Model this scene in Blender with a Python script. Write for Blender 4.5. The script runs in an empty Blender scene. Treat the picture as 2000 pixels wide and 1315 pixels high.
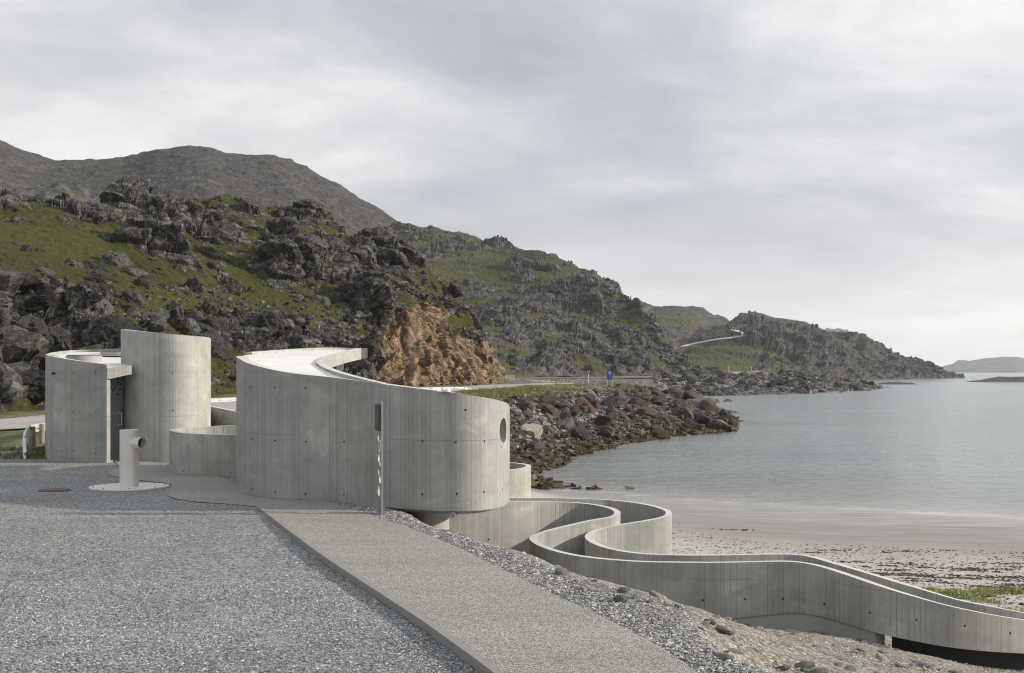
import bpy, bmesh, math, random
import numpy as np
from mathutils import Vector, Matrix
from mathutils.geometry import tessellate_polygon
R = math.radians
random.seed(7); RNG = np.random.default_rng(11)
S = bpy.context.scene
COL = S.collection

# ------------------------------------------------------------------ camera, sky, sun, exposure
F, CX, YH, CZ = 2400.0, 1000.0, 725.0, 7.5       # lens in photo pixels, horizon row, eye height over the sea
cam = bpy.data.objects.new('camera', bpy.data.cameras.new('camera')); COL.objects.link(cam); S.camera = cam
cam.location = (0, 0, CZ); cam.rotation_euler = (R(90), 0, 0)
cam.data.sensor_width = 36; cam.data.lens = F/2000*36
cam.data.shift_y = (YH-657.5)/2000; cam.data.clip_start = .1; cam.data.clip_end = 60000

SUN_EL, SUN_AZ = 19.0, 91.5       # azimuth of the sun, degrees clockwise from the view direction (+Y)
sd = Vector((math.sin(R(SUN_AZ))*math.cos(R(SUN_EL)), math.cos(R(SUN_AZ))*math.cos(R(SUN_EL)), math.sin(R(SUN_EL))))
sl = bpy.data.lights.new('sun', 'SUN'); sl.energy = 4.9; sl.angle = R(1.2); sl.color = (1.0, .90, .77)
so = bpy.data.objects.new('sun', sl); COL.objects.link(so); so.rotation_euler = sd.to_track_quat('Z', 'Y').to_euler()
S.view_settings.view_transform = 'Standard'; S.view_settings.look = 'None'
S.view_settings.exposure = 0.0; S.view_settings.gamma = 1; S.view_settings.use_curve_mapping = False
S.cycles.use_denoising = True; S.cycles.filter_width = 1.1
S.cycles.max_bounces = 6; S.cycles.volume_bounces = 1; S.cycles.volume_step_rate = 4

class NB:
    """small node-graph builder"""
    def __init__(s, nt): s.nt = nt; s.n = nt.nodes; s.l = nt.links
    def add(s, typ, **kw):
        n = s.n.new(typ)
        for k, v in kw.items(): setattr(n, k, v)
        return n
    def put(s, sock, v):
        if v is None: return
        if isinstance(v, bpy.types.NodeSocket): s.l.new(v, sock)
        else:
            if isinstance(v, (tuple, list)) and len(v) == 3 and sock.type == 'RGBA': v = (*v, 1)
            sock.default_value = v
    def math(s, op, a, b=None, c=None, clamp=False):
        n = s.add('ShaderNodeMath', operation=op); n.use_clamp = clamp
        for i, v in enumerate((a, b, c)): s.put(n.inputs[i], v)
        return n.outputs[0]
    def vmath(s, op, a, b=None):
        n = s.add('ShaderNodeVectorMath', operation=op); s.put(n.inputs[0], a); s.put(n.inputs[1], b)
        return n.outputs['Value'] if op in ('DOT_PRODUCT', 'LENGTH') else n.outputs[0]
    def mix(s, f, a, b, mode='MIX'):
        n = s.add('ShaderNodeMix', data_type='RGBA', blend_type=mode)
        s.put(n.inputs[0], f); s.put(n.inputs[6], a); s.put(n.inputs[7], b); return n.outputs[2]
    def ramp(s, f, stops, interp='LINEAR'):
        n = s.add('ShaderNodeValToRGB'); e = n.color_ramp.elements; n.color_ramp.interpolation = interp
        while len(e) < len(stops): e.new(.5)
        for i, (p, c) in enumerate(stops):
            e[i].position = p; e[i].color = (c, c, c, 1) if isinstance(c, (int, float)) else (*c, 1)
        s.put(n.inputs[0], f); return n.outputs[0]
    def noise(s, vec, scale, detail=4, rough=.55, dist=0, color=False):
        n = s.add('ShaderNodeTexNoise'); s.put(n.inputs['Vector'], vec); n.inputs['Scale'].default_value = scale
        n.inputs['Detail'].default_value = detail; n.inputs['Roughness'].default_value = rough; n.inputs['Distortion'].default_value = dist
        return n.outputs['Color' if color else 'Fac']
    def voro(s, vec, scale, feat='F1', out='Distance'):
        n = s.add('ShaderNodeTexVoronoi', feature=feat); s.put(n.inputs['Vector'], vec); n.inputs['Scale'].default_value = scale
        return n.outputs[out]
    def mapping(s, vec, sc=(1, 1, 1), loc=(0, 0, 0)):
        n = s.add('ShaderNodeMapping'); s.put(n.inputs[0], vec); n.inputs['Scale'].default_value = sc; n.inputs['Location'].default_value = loc
        return n.outputs[0]
    def pos(s): return s.add('ShaderNodeNewGeometry').outputs['Position']
    def attr(s, name, out='Fac'): return s.add('ShaderNodeAttribute', attribute_name=name).outputs[out]
    def bump(s, h, strength, dist, prev=None):
        n = s.add('ShaderNodeBump'); s.put(n.inputs['Height'], h); n.inputs['Strength'].default_value = strength
        n.inputs['Distance'].default_value = dist
        if prev is not None: s.l.new(prev, n.inputs['Normal'])
        return n.outputs[0]

def mat(name):
    m = bpy.data.materials.new(name); m.use_nodes = True
    b = NB(m.node_tree); p = m.node_tree.nodes['Principled BSDF']
    def done(color=None, rough=None, normal=None, metal=None, spec=None):
        b.put(p.inputs['Base Color'], color); b.put(p.inputs['Roughness'], rough); b.put(p.inputs['Normal'], normal)
        b.put(p.inputs['Metallic'], metal); b.put(p.inputs['Specular IOR Level'], spec); return m
    return m, b, done

def build_world():
    w = bpy.data.worlds.new('World'); S.world = w; w.use_nodes = True
    b = NB(w.node_tree); bg = w.node_tree.nodes['Background']
    sky = b.add('ShaderNodeTexSky', sky_type='NISHITA'); sky.sun_disc = False
    sky.sun_elevation = R(SUN_EL); sky.sun_rotation = R(SUN_AZ); sky.altitude = 0
    d = b.add('ShaderNodeTexCoord').outputs['Generated']
    sep = b.add('ShaderNodeSeparateXYZ'); b.put(sep.inputs[0], d)
    zc = b.math('MAXIMUM', sep.outputs[2], 0.0)
    den = b.math('ADD', zc, .20)
    cx = b.math('DIVIDE', sep.outputs[0], den); cy = b.math('DIVIDE', sep.outputs[1], den)
    cmb = b.add('ShaderNodeCombineXYZ'); b.put(cmb.inputs[0], cx); b.put(cmb.inputs[1], cy)
    v = b.mapping(cmb.outputs[0], (.8, .95, 1), (2.6, .9, 0))
    n1 = b.noise(v, .9, 7, .5, .35)
    n2 = b.noise(b.mapping(cmb.outputs[0], (1.6, 2.0, 1), (7.3, 2.1, 3)), 1.0, 9, .6, .25)
    n3 = b.noise(b.mapping(cmb.outputs[0], (.5, .7, 1), (3.3, 5.7, 1)), 1.0, 3, .5)
    f = b.math('ADD', b.math('MULTIPLY', n1, .55), b.math('ADD', b.math('MULTIPLY', n2, .3), b.math('MULTIPLY', n3, .25)))
    cloud = b.ramp(f, [(.40, (.43, .455, .515)), (.49, (.545, .565, .62)), (.55, (.68, .695, .725)), (.61, (.86, .86, .865)), (.68, (1.0, .99, .975))])
    # the low sky is warmer and paler under the cloud deck, and brighter towards the sun's side
    low = b.ramp(zc, [(0.0, 1.0), (.05, .75), (.14, .15), (.22, 0.0)])
    cloud = b.mix(b.math('MULTIPLY', low, .62), cloud, (.99, .955, .90))
    side = b.vmath('DOT_PRODUCT', d, (sd.x, sd.y, sd.z))
    gain = b.math('MULTIPLY_ADD', side, .14, 1.02)
    vm = b.add('ShaderNodeVectorMath', operation='SCALE'); b.put(vm.inputs[0], cloud); b.put(vm.inputs['Scale'], gain)
    # thin gaps where the clear sky shows through
    gap = b.ramp(n3, [(.56, 0.0), (.70, .35)])
    skys = b.add('ShaderNodeVectorMath', operation='SCALE'); b.put(skys.inputs[0], sky.outputs[0]); skys.inputs['Scale'].default_value = .11
    col = b.mix(gap, vm.outputs[0], skys.outputs[0])
    b.put(bg.inputs[0], col); bg.inputs[1].default_value = 1.0
build_world()

# ------------------------------------------------------------------ geometry helpers
def P(px, py, z): return np.array([(px-CX)/F*z, z, CZ-(py-YH)/F*z])      # a photo pixel at a depth, as a point of the place
def PH(px, h, z): return np.array([(px-CX)/F*z, z, CZ-h])                # h = metres below the eye
def G(px, py, h=2.5): z = F*h/(py-YH); return np.array([(px-CX)/F*z, z, CZ-h])

def tag(o, label=None, cat=None, group=None, kind=None):
    if label: o['label'] = label
    if cat: o['category'] = cat
    if group: o['group'] = group
    if kind: o['kind'] = kind
    return o
def empty(name, loc=(0, 0, 0), rz=0):
    o = bpy.data.objects.new(name, None); COL.objects.link(o); o.location = loc; o.rotation_euler.z = rz
    o.empty_display_size = .2; return o
def mesh_np(name, V, faces, material, parent=None, quads=True, attrs=None, smooth=False, uv=None, local=None):
    """one mesh object from numpy arrays; faces (n,3) or (n,4)"""
    me = bpy.data.meshes.new(name); V = np.asarray(V, np.float32); Fc = np.asarray(faces, np.int32)
    k = Fc.shape[1]
    me.vertices.add(len(V)); me.vertices.foreach_set('co', V.ravel())
    me.loops.add(Fc.size); me.loops.foreach_set('vertex_index', Fc.ravel())
    me.polygons.add(len(Fc)); me.polygons.foreach_set('loop_start', np.arange(0, Fc.size, k, dtype=np.int32))
    try: me.polygons.foreach_set('loop_total', np.full(len(Fc), k, np.int32))
    except Exception: pass
    if attrs:
        for an, (typ, dom, data) in attrs.items():
            a = me.attributes.new(an, typ, dom)
            a.data.foreach_set('color' if 'COLOR' in typ else ('vector' if 'VECTOR' in typ else 'value'), np.asarray(data, np.float32).ravel())
    if uv is not None:
        u = me.uv_layers.new(name='uv'); u.data.foreach_set('uv', np.asarray(uv, np.float32).ravel())
    me.update(calc_edges=True); me.validate()
    me.polygons.foreach_set('use_smooth', np.full(len(me.polygons), smooth))
    if material: me.materials.append(material)
    o = bpy.data.objects.new(name, me); COL.objects.link(o)
    if parent is not None:
        o.parent = parent
        o.matrix_parent_inverse = Matrix.Translation(-Vector(parent.location)) if local is None else Matrix.Identity(4)
    return o
def from_bm(name, bm, material, parent=None, smooth=False, local=False):
    me = bpy.data.meshes.new(name); bmesh.ops.recalc_face_normals(bm, faces=bm.faces); bm.to_mesh(me); bm.free()
    if smooth:
        for p in me.polygons: p.use_smooth = True
    me.materials.append(material)
    o = bpy.data.objects.new(name, me); COL.objects.link(o)
    if parent is not None:
        o.parent = parent
        if not local: o.matrix_parent_inverse = Matrix.Translation(-Vector(parent.location))
    return o
def box(bm, c, size, rz=0, M=None):
    m = Matrix.Translation(Vector(c)) @ Matrix.Rotation(rz, 4, 'Z') @ Matrix.Diagonal((*size, 1))
    if M is not None: m = M @ m
    bmesh.ops.create_cube(bm, size=1, matrix=m)
def cyl(bm, a, b_, r, r2=None, seg=16, cap=True):
    a, b_ = Vector(a), Vector(b_); d = b_-a
    m = Matrix.Translation((a+b_)/2) @ d.to_track_quat('Z', 'Y').to_matrix().to_4x4()
    bmesh.ops.create_cone(bm, cap_ends=cap, segments=seg, radius1=r, radius2=r if r2 is None else r2, depth=d.length, matrix=m)
def tube(bm, a, b_, ro, ri, seg=32):
    """open pipe with wall thickness"""
    a, b_ = Vector(a), Vector(b_); d = b_-a; q = d.to_track_quat('Z', 'Y').to_matrix().to_4x4()
    rings = []
    for c, r in ((a, ro), (b_, ro), (b_, ri), (a, ri)):
        m = Matrix.Translation(c) @ q
        rings.append([bm.verts.new(m @ Vector((r*math.cos(2*math.pi*k/seg), r*math.sin(2*math.pi*k/seg), 0))) for k in range(seg)])
    for i in range(4):
        A, B = rings[i], rings[(i+1) % 4]
        for k in range(seg): bm.faces.new((A[k], A[(k+1) % seg], B[(k+1) % seg], B[k]))

# ---- numpy noise
def _h(ix, iy, iz, s):
    n = (ix.astype(np.int64)*374761393 + iy.astype(np.int64)*668265263 + iz.astype(np.int64)*2147483647 + s*1274126177) & 0xffffffff
    n = ((n ^ (n >> 13))*1274126177) & 0xffffffff; n = ((n ^ (n >> 16))*2246822519) & 0xffffffff; n = n ^ (n >> 15)
    return (n & 0xffffff)/float(0x1000000)
def vn(Pn, s=0):
    i = np.floor(Pn); f = Pn-i; f = f*f*f*(f*(f*6-15)+10); i = i.astype(np.int64); out = 0
    for dx in (0, 1):
        for dy in (0, 1):
            for dz in (0, 1):
                w = (f[:, 0] if dx else 1-f[:, 0])*(f[:, 1] if dy else 1-f[:, 1])*(f[:, 2] if dz else 1-f[:, 2])
                out = out + w*_h(i[:, 0]+dx, i[:, 1]+dy, i[:, 2]+dz, s)
    return out*2-1
def fbm(Pn, octv=4, s=0, g=.5):
    a, o, t = 1., 0, 0
    for k in range(octv): o = o+a*vn(Pn*(2.03**k)+k*17.3, s+k); t += a; a *= g
    return o/t
def worley(Pn, s=0):
    i = np.floor(Pn).astype(np.int64); N = len(Pn)
    F1 = np.full(N, 9.); F2 = np.full(N, 9.); D = np.zeros((N, 3)); I = np.zeros((N, 3), np.int64)
    for dx in (-1, 0, 1):
        for dy in (-1, 0, 1):
            for dz in (-1, 0, 1):
                c = i+np.array([dx, dy, dz])
                q = c+.15+.7*np.stack([_h(c[:, 0], c[:, 1], c[:, 2], s+k) for k in (1, 2, 3)], 1)
                v = Pn-q; d = np.sqrt((v*v).sum(1))
                m = d < F1; F2 = np.where(m, F1, np.minimum(F2, d)); F1 = np.where(m, d, F1)
                D[m] = v[m]; I[m] = c[m]
    h = np.stack([_h(I[:, 0], I[:, 1], I[:, 2], s+k) for k in (5, 6, 7, 8)], 1)
    return F1, F2, D, h
def ss(a, b_, x): t = np.clip((x-a)/(b_-a), 0, 1); return t*t*(3-2*t)

# ------------------------------------------------------------------ materials
def uvn(b): return b.add('ShaderNodeUVMap').outputs[0]
def concrete(name, base=(.315, .315, .298), board=.095):
    m, b, done = mat(name); uv = uvn(b)
    sep = b.add('ShaderNodeSeparateXYZ'); b.put(sep.inputs[0], uv)
    u, v = sep.outputs[0], sep.outputs[1]
    k = b.math('FLOOR', b.math('DIVIDE', u, board))
    wn = b.add('ShaderNodeTexWhiteNoise', noise_dimensions='1D'); b.put(wn.inputs['W'], k); r1 = wn.outputs['Value']
    wide = b.noise(b.mapping(uv, (.8, .25, 1)), 1.0, 3)
    streak = b.noise(b.mapping(uv, (26, .55, 1)), 1.0, 4, .6)
    fine = b.noise(b.mapping(uv, (90, 6, 1)), 1.0, 3, .6)
    blot = b.noise(b.mapping(uv, (1.3, 1.7, 1), (4, 2, 0)), 1.0, 8, .66, .3)
    val = b.math('ADD', .27, b.math('ADD', b.math('MULTIPLY', r1, .13), b.math('ADD', b.math('MULTIPLY', streak, .36), b.math('ADD', b.math('MULTIPLY', blot, .80), b.math('MULTIPLY', fine, .20)))))
    fr = b.math('FRACT', b.math('DIVIDE', u, board))
    wn2 = b.add('ShaderNodeTexWhiteNoise', noise_dimensions='1D'); b.put(wn2.inputs['W'], b.math('ADD', k, 91.3))
    seam = b.math('MULTIPLY', b.math('LESS_THAN', fr, .09), b.ramp(wn2.outputs['Value'], [(.35, 0.0), (.9, .48)]))
    # pores
    pv = b.voro(b.mapping(uv, (26, 15, 1)), 1.0); pn = b.noise(b.mapping(uv, (5, 3, 1)), 1.0, 2)
    pore = b.math('MULTIPLY', b.math('LESS_THAN', pv, .13), b.ramp(pn, [(.44, 0.0), (.5, .65)]))
    pj = b.math('MULTIPLY', b.math('LESS_THAN', b.math('FRACT', b.math('MULTIPLY_ADD', v, .8, b.math('MULTIPLY', r1, .006))), .012), b.ramp(wide, [(.4, 0.0), (.6, .28)]))
    dark = b.math('SUBTRACT', 1.0, b.math('MAXIMUM', pj, b.math('MAXIMUM', seam, pore)))
    lb = b.noise(b.mapping(uv, (.55, .9, 1), (9, 5, 0)), 1.0, 7, .7, .4)
    val = b.math('MULTIPLY', val, b.ramp(lb, [(.34, .84), (.5, 1.0), (.60, 1.05), (.66, 1.26)]))
    tint = b.mix(wide, (1.03, 1.0, .93), (.96, 1.0, 1.04))
    c = b.mix(1.0, tint, base, 'MULTIPLY')
    vs = b.add('ShaderNodeVectorMath', operation='SCALE'); b.put(vs.inputs[0], c); b.put(vs.inputs['Scale'], b.math('MULTIPLY', val, dark))
    hgt = b.math('ADD', b.math('MULTIPLY', dark, .6), b.math('ADD', b.math('MULTIPLY', streak, .35), b.math('MULTIPLY', fine, .25)))
    return done(vs.outputs[0], .82, b.bump(hgt, .35, .012), spec=.3)
M_CONC = concrete('board_formed_concrete')
M_CONC2 = concrete('board_formed_concrete_pale', (.36, .356, .332))

def smooth_conc(name, base, rough=.75, sc=1.0):
    m, b, done = mat(name); p = b.pos()
    n = b.noise(p, 1.3*sc, 6, .6); f = b.noise(p, 40*sc, 3, .6)
    val = b.math('ADD', .68, b.math('ADD', b.math('MULTIPLY', n, .42), b.math('MULTIPLY', f, .2)))
    vs = b.add('ShaderNodeVectorMath', operation='SCALE'); b.put(vs.inputs[0], base); b.put(vs.inputs['Scale'], val)
    return done(vs.outputs[0], rough, b.bump(f, .25, .01))
M_ROOF = smooth_conc('roof_concrete', (.76, .76, .75), .6)
M_RIM = smooth_conc('smooth_lit_rim', (.62, .61, .58), .6)  # smooth wall tops, with the light they catch put into a paler colour
M_TRIM = smooth_conc('cast_concrete', (.34, .335, .31))
M_KERB = smooth_conc('kerb_concrete', (.26, .255, .24), .8, 2)
M_HOLE = smooth_conc('tie_hole_mortar', (.08, .08, .078), .9)

def metal(name, base, rough=.45, sc=3.0, metalness=1.0):
    m, b, done = mat(name); p = b.pos(); n = b.noise(b.mapping(p, (sc, sc, sc*.4)), 1.0, 6, .65); f = b.noise(p, 60, 2)
    vs = b.add('ShaderNodeVectorMath', operation='SCALE'); b.put(vs.inputs[0], base); b.put(vs.inputs['Scale'], b.math('MULTIPLY_ADD', n, .5, .72))
    return done(vs.outputs[0], b.math('MULTIPLY_ADD', n, .3, rough-.12), b.bump(f, .08, .002), metalness)
M_STEEL = metal('blasted_stainless_steel', (.72, .69, .65), .5, 3, .45)
M_GALV = metal('galvanised_steel', (.62, .65, .68), .5, 2, .45)
M_DKSTEEL = metal('weathered_plate_steel', (.30, .295, .29), .55, 4, .6)
M_PANEL = metal('dark_enamel_panel', (.028, .035, .034), .35, 5, 0)
M_BLACK = metal('black_steel_and_shade', (.008, .008, .009), .6, 3, 0)  # real black fittings, and the dark of open voids put into colour
M_RUST = metal('rusty_iron', (.13, .085, .065), .8, 9, 0)
M_WHITE = metal('white_enamel', (.78, .80, .76), .4, 5, 0)
M_BLUE = metal('blue_sign_paint', (.008, .075, .27), .4, 5, 0)
M_LINE = metal('road_marking_paint', (.62, .60, .56), .7, 6, 0)
M_DOOR = smooth_conc('painted_steel_door', (.20, .20, .195), .5, 1.5)
M_GLASS = metal('dark_skylight_glass', (.03, .05, .045), .12, 2, 0)
def wood():
    m, b, done = mat('weathered_timber'); p = b.pos(); n = b.noise(b.mapping(p, (40, 40, 3)), 1.0, 5, .6)
    return done(b.ramp(n, [(.25, (.13, .105, .075)), (.7, (.36, .31, .24))]), .85, b.bump(n, .4, .01))
M_WOOD = wood()

def gravel_mat(name, stops, scale, bump=.02, fine=1.0, patch=(.75, 1.15), pscale=.25):
    m, b, done = mat(name); p = b.pos()
    w = b.vmath('ADD', p, b.vmath('MULTIPLY', b.noise(p, scale*.7, 2, color=True), (.6/scale,)*3))
    vc = b.voro(w, scale, out='Color'); vd = b.voro(w, scale)
    sc = b.add('ShaderNodeSeparateColor'); b.put(sc.inputs[0], vc)
    c = b.ramp(sc.outputs[0], stops)
    n = b.noise(p, pscale, 5, .6); n2 = b.noise(p, scale*2.2, 2)
    trk = b.noise(b.mapping(p, (.10, .85, 1), (3, 1, 0)), 1.0, 4, .6, .4)
    k = b.math('MULTIPLY', b.math('MULTIPLY', b.math('MULTIPLY_ADD', n, patch[1]-patch[0], patch[0]), b.math('MULTIPLY_ADD', trk, .55, .74)), b.math('MULTIPLY_ADD', b.ramp(vd, [(.1, 1.0), (.75, .45)]), 1.0, 0))
    k = b.math('MULTIPLY', k, b.math('MULTIPLY_ADD', n2, .5*fine, 1-.2*fine))
    vs = b.add('ShaderNodeVectorMath', operation='SCALE'); b.put(vs.inputs[0], c); b.put(vs.inputs['Scale'], k)
    return done(vs.outputs[0], .9, b.bump(b.math('SUBTRACT', 1.0, vd), .9, bump))
M_GRAVEL = gravel_mat('crushed_blue_grey_gravel', [(0, (.115, .130, .138)), (.3, (.255, .275, .29)), (.6, (.39, .405, .408)), (.85, (.55, .545, .525)), (1, (.72, .70, .66))], 38, .02, patch=(.62, 1.25))
M_PATH = gravel_mat('exposed_aggregate', [(0, (.14, .13, .115)), (.3, (.33, .32, .295)), (.6, (.50, .485, .45)), (.9, (.66, .63, .575)), (1, (.76, .73, .67))], 85, .006, patch=(.8, 1.15))
M_CRUSH = gravel_mat('crushed_rock_verge', [(0, (.13, .135, .135)), (.4, (.27, .275, .27)), (.75, (.40, .395, .38)), (1, (.58, .565, .53))], 34, .035)
M_SOIL = gravel_mat('stony_soil', [(0, (.19, .165, .14)), (.5, (.33, .295, .25)), (.85, (.44, .40, .35)), (1, (.58, .54, .49))], 20, .02, patch=(.7, 1.2), pscale=.8)
M_BANK = gravel_mat('gravel_bank', [(0, (.09, .085, .075)), (.5, (.19, .18, .165)), (1, (.40, .38, .35))], 3.2, .2, pscale=.05)

def sand_mat():
    m, b, done = mat('beach_sand'); p = b.pos(); wet = b.attr('wet')
    n = b.noise(p, .5, 6, .6); f = b.noise(p, 30, 3, .7); l = b.noise(b.mapping(p, (.25, 2.2, 1)), 1.0, 5, .6)
    dry = b.mix(n, (.37, .345, .31), (.53, .505, .465)); dry = b.mix(b.ramp(f, [(.55, 0.0), (.7, .5)]), dry, (.16, .13, .11))
    wc = b.mix(l, (.20, .185, .17), (.35, .33, .305))
    ww = b.math('ADD', wet, b.math('MULTIPLY', b.math('SUBTRACT', l, .5), .5), clamp=True)
    c = b.mix(b.ramp(ww, [(.12, 0.0), (.6, 1.0)]), dry, wc)
    rough = b.ramp(b.math('ADD', wet, b.math('MULTIPLY', b.math('SUBTRACT', l, .5), .9)), [(.5, .9), (1.0, .28)])
    rip = b.noise(b.mapping(p, (1.0, 4.5, 1)), 1.0, 3, .5, .4)
    return done(c, rough, b.bump(b.math('ADD', b.math('MULTIPLY', rip, .6), b.math('MULTIPLY', f, .15)), .35, .06))
M_SAND = sand_mat()

def weedrock():
    m, b, done = mat('wrack_covered_rock'); p = b.pos(); v = b.voro(p, 1.9); n = b.noise(p, 1.2, 6, .7)
    c = b.ramp(n, [(.3, (.018, .013, .009)), (.5, (.05, .036, .018)), (.68, (.11, .08, .035)), (.8, (.17, .15, .12))])
    return done(c, .55, b.bump(b.math('ADD', v, n), 1.0, .35))
M_WEED = weedrock()

def grass_ground():
    m, b, done = mat('short_turf'); p = b.pos(); n = b.noise(p, .35, 7, .68); f = b.noise(p, 1.8, 6, .7)
    c = b.ramp(n, [(.38, (.062, .062, .022)), (.5, (.095, .112, .028)), (.62, (.16, .15, .068))])
    c = b.mix(b.ramp(f, [(.54, 0.0), (.68, .8)]), c, (.20, .18, .14))
    return done(c, .95, b.bump(f, .6, .15))
M_TURF = grass_ground()

def hill_mat(name, fineb=.35, grass=((.022, .025, .005), (.046, .058, .008), (.060, .045, .017)), rock=((.012, .0115, .011), (.046, .044, .041), (.21, .198, .178)), cut=None, gsc=.05, fsc=1.0, bumpd=.5):
    m, b, done = mat(name); p = b.pos(); rk = b.attr('rock')
    n = b.noise(p, gsc*fsc, 6, .62); f = b.noise(p, .9*fsc, 6, .7); f2 = b.noise(p, 3.2*fsc, 4, .7)
    crag = b.noise(b.mapping(p, (1, 1, 2.2)), .55*fsc, 9, .74, .15)
    gc = b.ramp(n, [(.36, grass[0]), (.52, grass[1]), (.66, grass[2])])
    gc = b.mix(b.ramp(f, [(.42, 0.0), (.7, .75)]), gc, (grass[2][0]*.7, grass[2][1]*.6, grass[2][2]*.6))
    gc = b.mix(b.ramp(f2, [(.45, 0.0), (.75, .7)]), gc, (grass[1][0]*2.1, grass[1][1]*1.9, grass[1][2]*2.6))
    gc = b.mix(b.ramp(f, [(.25, .8), (.42, 0.0)]), gc, (.012, .011, .004))
    rc = b.ramp(crag, [(.32, rock[0]), (.5, rock[1]), (.66, rock[2])])
    rc = b.mix(b.ramp(f2, [(.5, 0.0), (.75, .55)]), rc, (rock[2][0]*1.25, rock[2][1]*1.25, rock[2][2]*1.2))
    if cut:
        cu = b.attr('cut')
        vert = b.noise(b.mapping(p, (1.2, 1.2, .9)), .8, 9, .74, 0)
        oc = b.ramp(vert, [(.33, (.05, .034, .024)), (.44, (.17, .112, .07)), (.54, (.32, .205, .12)), (.66, (.50, .40, .29))])
        oc = b.mix(b.ramp(b.noise(p, .16, 5, .6), [(.42, 0.0), (.58, .75)]), oc, b.mix(vert, (.05, .042, .035), (.27, .225, .175)))
        rc = b.mix(cu, rc, oc)
    k = b.math('ADD', rk, b.math('MULTIPLY', b.math('SUBTRACT', f, .5), .9))
    c = b.mix(b.ramp(k, [(.32, 0.0), (.5, 1.0)]), gc, rc)
    h = b.math('ADD', b.math('MULTIPLY', crag, 1.0), b.math('MULTIPLY', f2, fineb))
    return done(c, .9, b.bump(h, .9, bumpd), spec=.25)
M_HILLA = hill_mat('rocky_moor', cut=True)
M_HILLB = hill_mat('far_rocky_moor', fineb=.05, fsc=.42, bumpd=.8, rock=((.017, .018, .019), (.056, .056, .055), (.17, .165, .155)), grass=((.024, .030, .007), (.045, .056, .010), (.105, .092, .052)))
M_MOUNT = hill_mat('grey_scree', fsc=.22, bumpd=4, rock=((.028, .0275, .029), (.066, .065, .066), (.13, .127, .123)), grass=((.045, .048, .028), (.055, .056, .032), (.062, .058, .042)))
M_FAR = hill_mat('distant_headland', fsc=.05, bumpd=5, rock=((.05, .052, .055), (.08, .082, .085), (.10, .10, .10)))
M_MEADOW = hill_mat('moor_headland', fineb=.05, fsc=.26, bumpd=1.2, rock=((.020, .020, .021), (.058, .057, .056), (.13, .126, .12)), grass=((.035, .042, .014), (.060, .072, .020), (.085, .078, .042)))

def rock_mat(name, stops, sc=1.0, weed=False, moss=False):
    m, b, done = mat(name); oi = b.add('ShaderNodeObjectInfo'); p = b.add('ShaderNodeTexCoord').outputs['Object']
    pw = b.vmath('ADD', p, b.add('ShaderNodeCombineXYZ').outputs[0])
    base = b.ramp(oi.outputs['Random'], stops)
    n = b.noise(p, 2.2*sc, 7, .68, .4); f = b.noise(b.mapping(p, (1, 1, 3)), 5*sc, 6, .7)
    k = b.math('ADD', -.15, b.math('ADD', b.math('MULTIPLY', n, 1.25), b.math('MULTIPLY', f, 1.0)))
    vs = b.add('ShaderNodeVectorMath', operation='SCALE'); b.put(vs.inputs[0], base); b.put(vs.inputs['Scale'], k)
    c = vs.outputs[0]
    c = b.mix(b.ramp(n, [(.30, .8), (.42, 0.0)]), c, (.03, .028, .025))
    if weed:
        wz = b.add('ShaderNodeSeparateXYZ'); b.put(wz.inputs[0], b.pos())
        wf = b.ramp(b.math('ADD', b.math('MULTIPLY', wz.outputs[2], .32), b.math('MULTIPLY', f, .35)), [(.38, 1.0), (.55, 0.0)])
        c = b.mix(wf, c, b.mix(n, (.015, .012, .006), (.10, .075, .03)))
    return done(c, .85, b.bump(b.math('ADD', n, f), 1.0, .28/sc), spec=.3)
BT = {'dark grey': (.062, .060, .057), 'grey': (.105, .099, .090), 'brown': (.105, .082, .064), 'reddish': (.118, .082, .065), 'pale': (.20, .18, .158)}
BT = {k: rock_mat(k.replace(' ', '_')+'_granite', [(0, tuple(c_*.85 for c_ in v)), (1, tuple(c_*1.15 for c_ in v))], weed=True) for k, v in BT.items()}
M_BOULD = BT['brown']
M_PALEB = rock_mat('pale_granite', [(0, (.46, .42, .37)), (1, (.46, .42, .37))])
HT = {'dark': (.036, .035, .034), 'grey': (.062, .060, .056), 'pale grey': (.12, .114, .104)}
HT = {k: rock_mat(k.replace(' ', '_')+'_lichen_rock', [(0, tuple(c_*.85 for c_ in v)), (1, tuple(c_*1.15 for c_ in v))], .6) for k, v in HT.items()}
M_HROCK = HT['grey']
ST = {'slate grey': (.24, .25, .25), 'grey': (.29, .29, .28), 'tan': (.33, .29, .24), 'pale': (.44, .41, .37), 'whitish': (.60, .58, .54)}
ST = {k: rock_mat(k.replace(' ', '_')+'_field_stone', [(0, tuple(c_*.9 for c_ in v)), (1, tuple(c_*1.1 for c_ in v))], 6) for k, v in ST.items()}
M_STONE = ST['pale']
def attr_mat(name, rough=.9, mul=1.0):
    m, b, done = mat(name); c = b.attr('col', 'Color'); n = b.noise(b.pos(), 9, 3, .6)
    vs = b.add('ShaderNodeVectorMath', operation='SCALE'); b.put(vs.inputs[0], c); b.put(vs.inputs['Scale'], b.math('MULTIPLY_ADD', n, .6, .7))
    return done(vs.outputs[0], rough)
M_ATTR = attr_mat('mixed_stone_chips')
M_BLADE = attr_mat('grass_blades')
M_WRACK = attr_mat('dried_wrack')

def asphalt():
    m, b, done = mat('worn_asphalt'); p = b.pos(); n = b.noise(p, .35, 5, .6); f = b.noise(p, 22, 3, .7)
    c = b.ramp(b.math('ADD', b.math('MULTIPLY', n, .6), b.math('MULTIPLY', f, .4)), [(.3, (.27, .25, .245)), (.7, (.46, .43, .415))])
    return done(c, .85, b.bump(f, .4, .01))
M_ROAD = asphalt()

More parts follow.
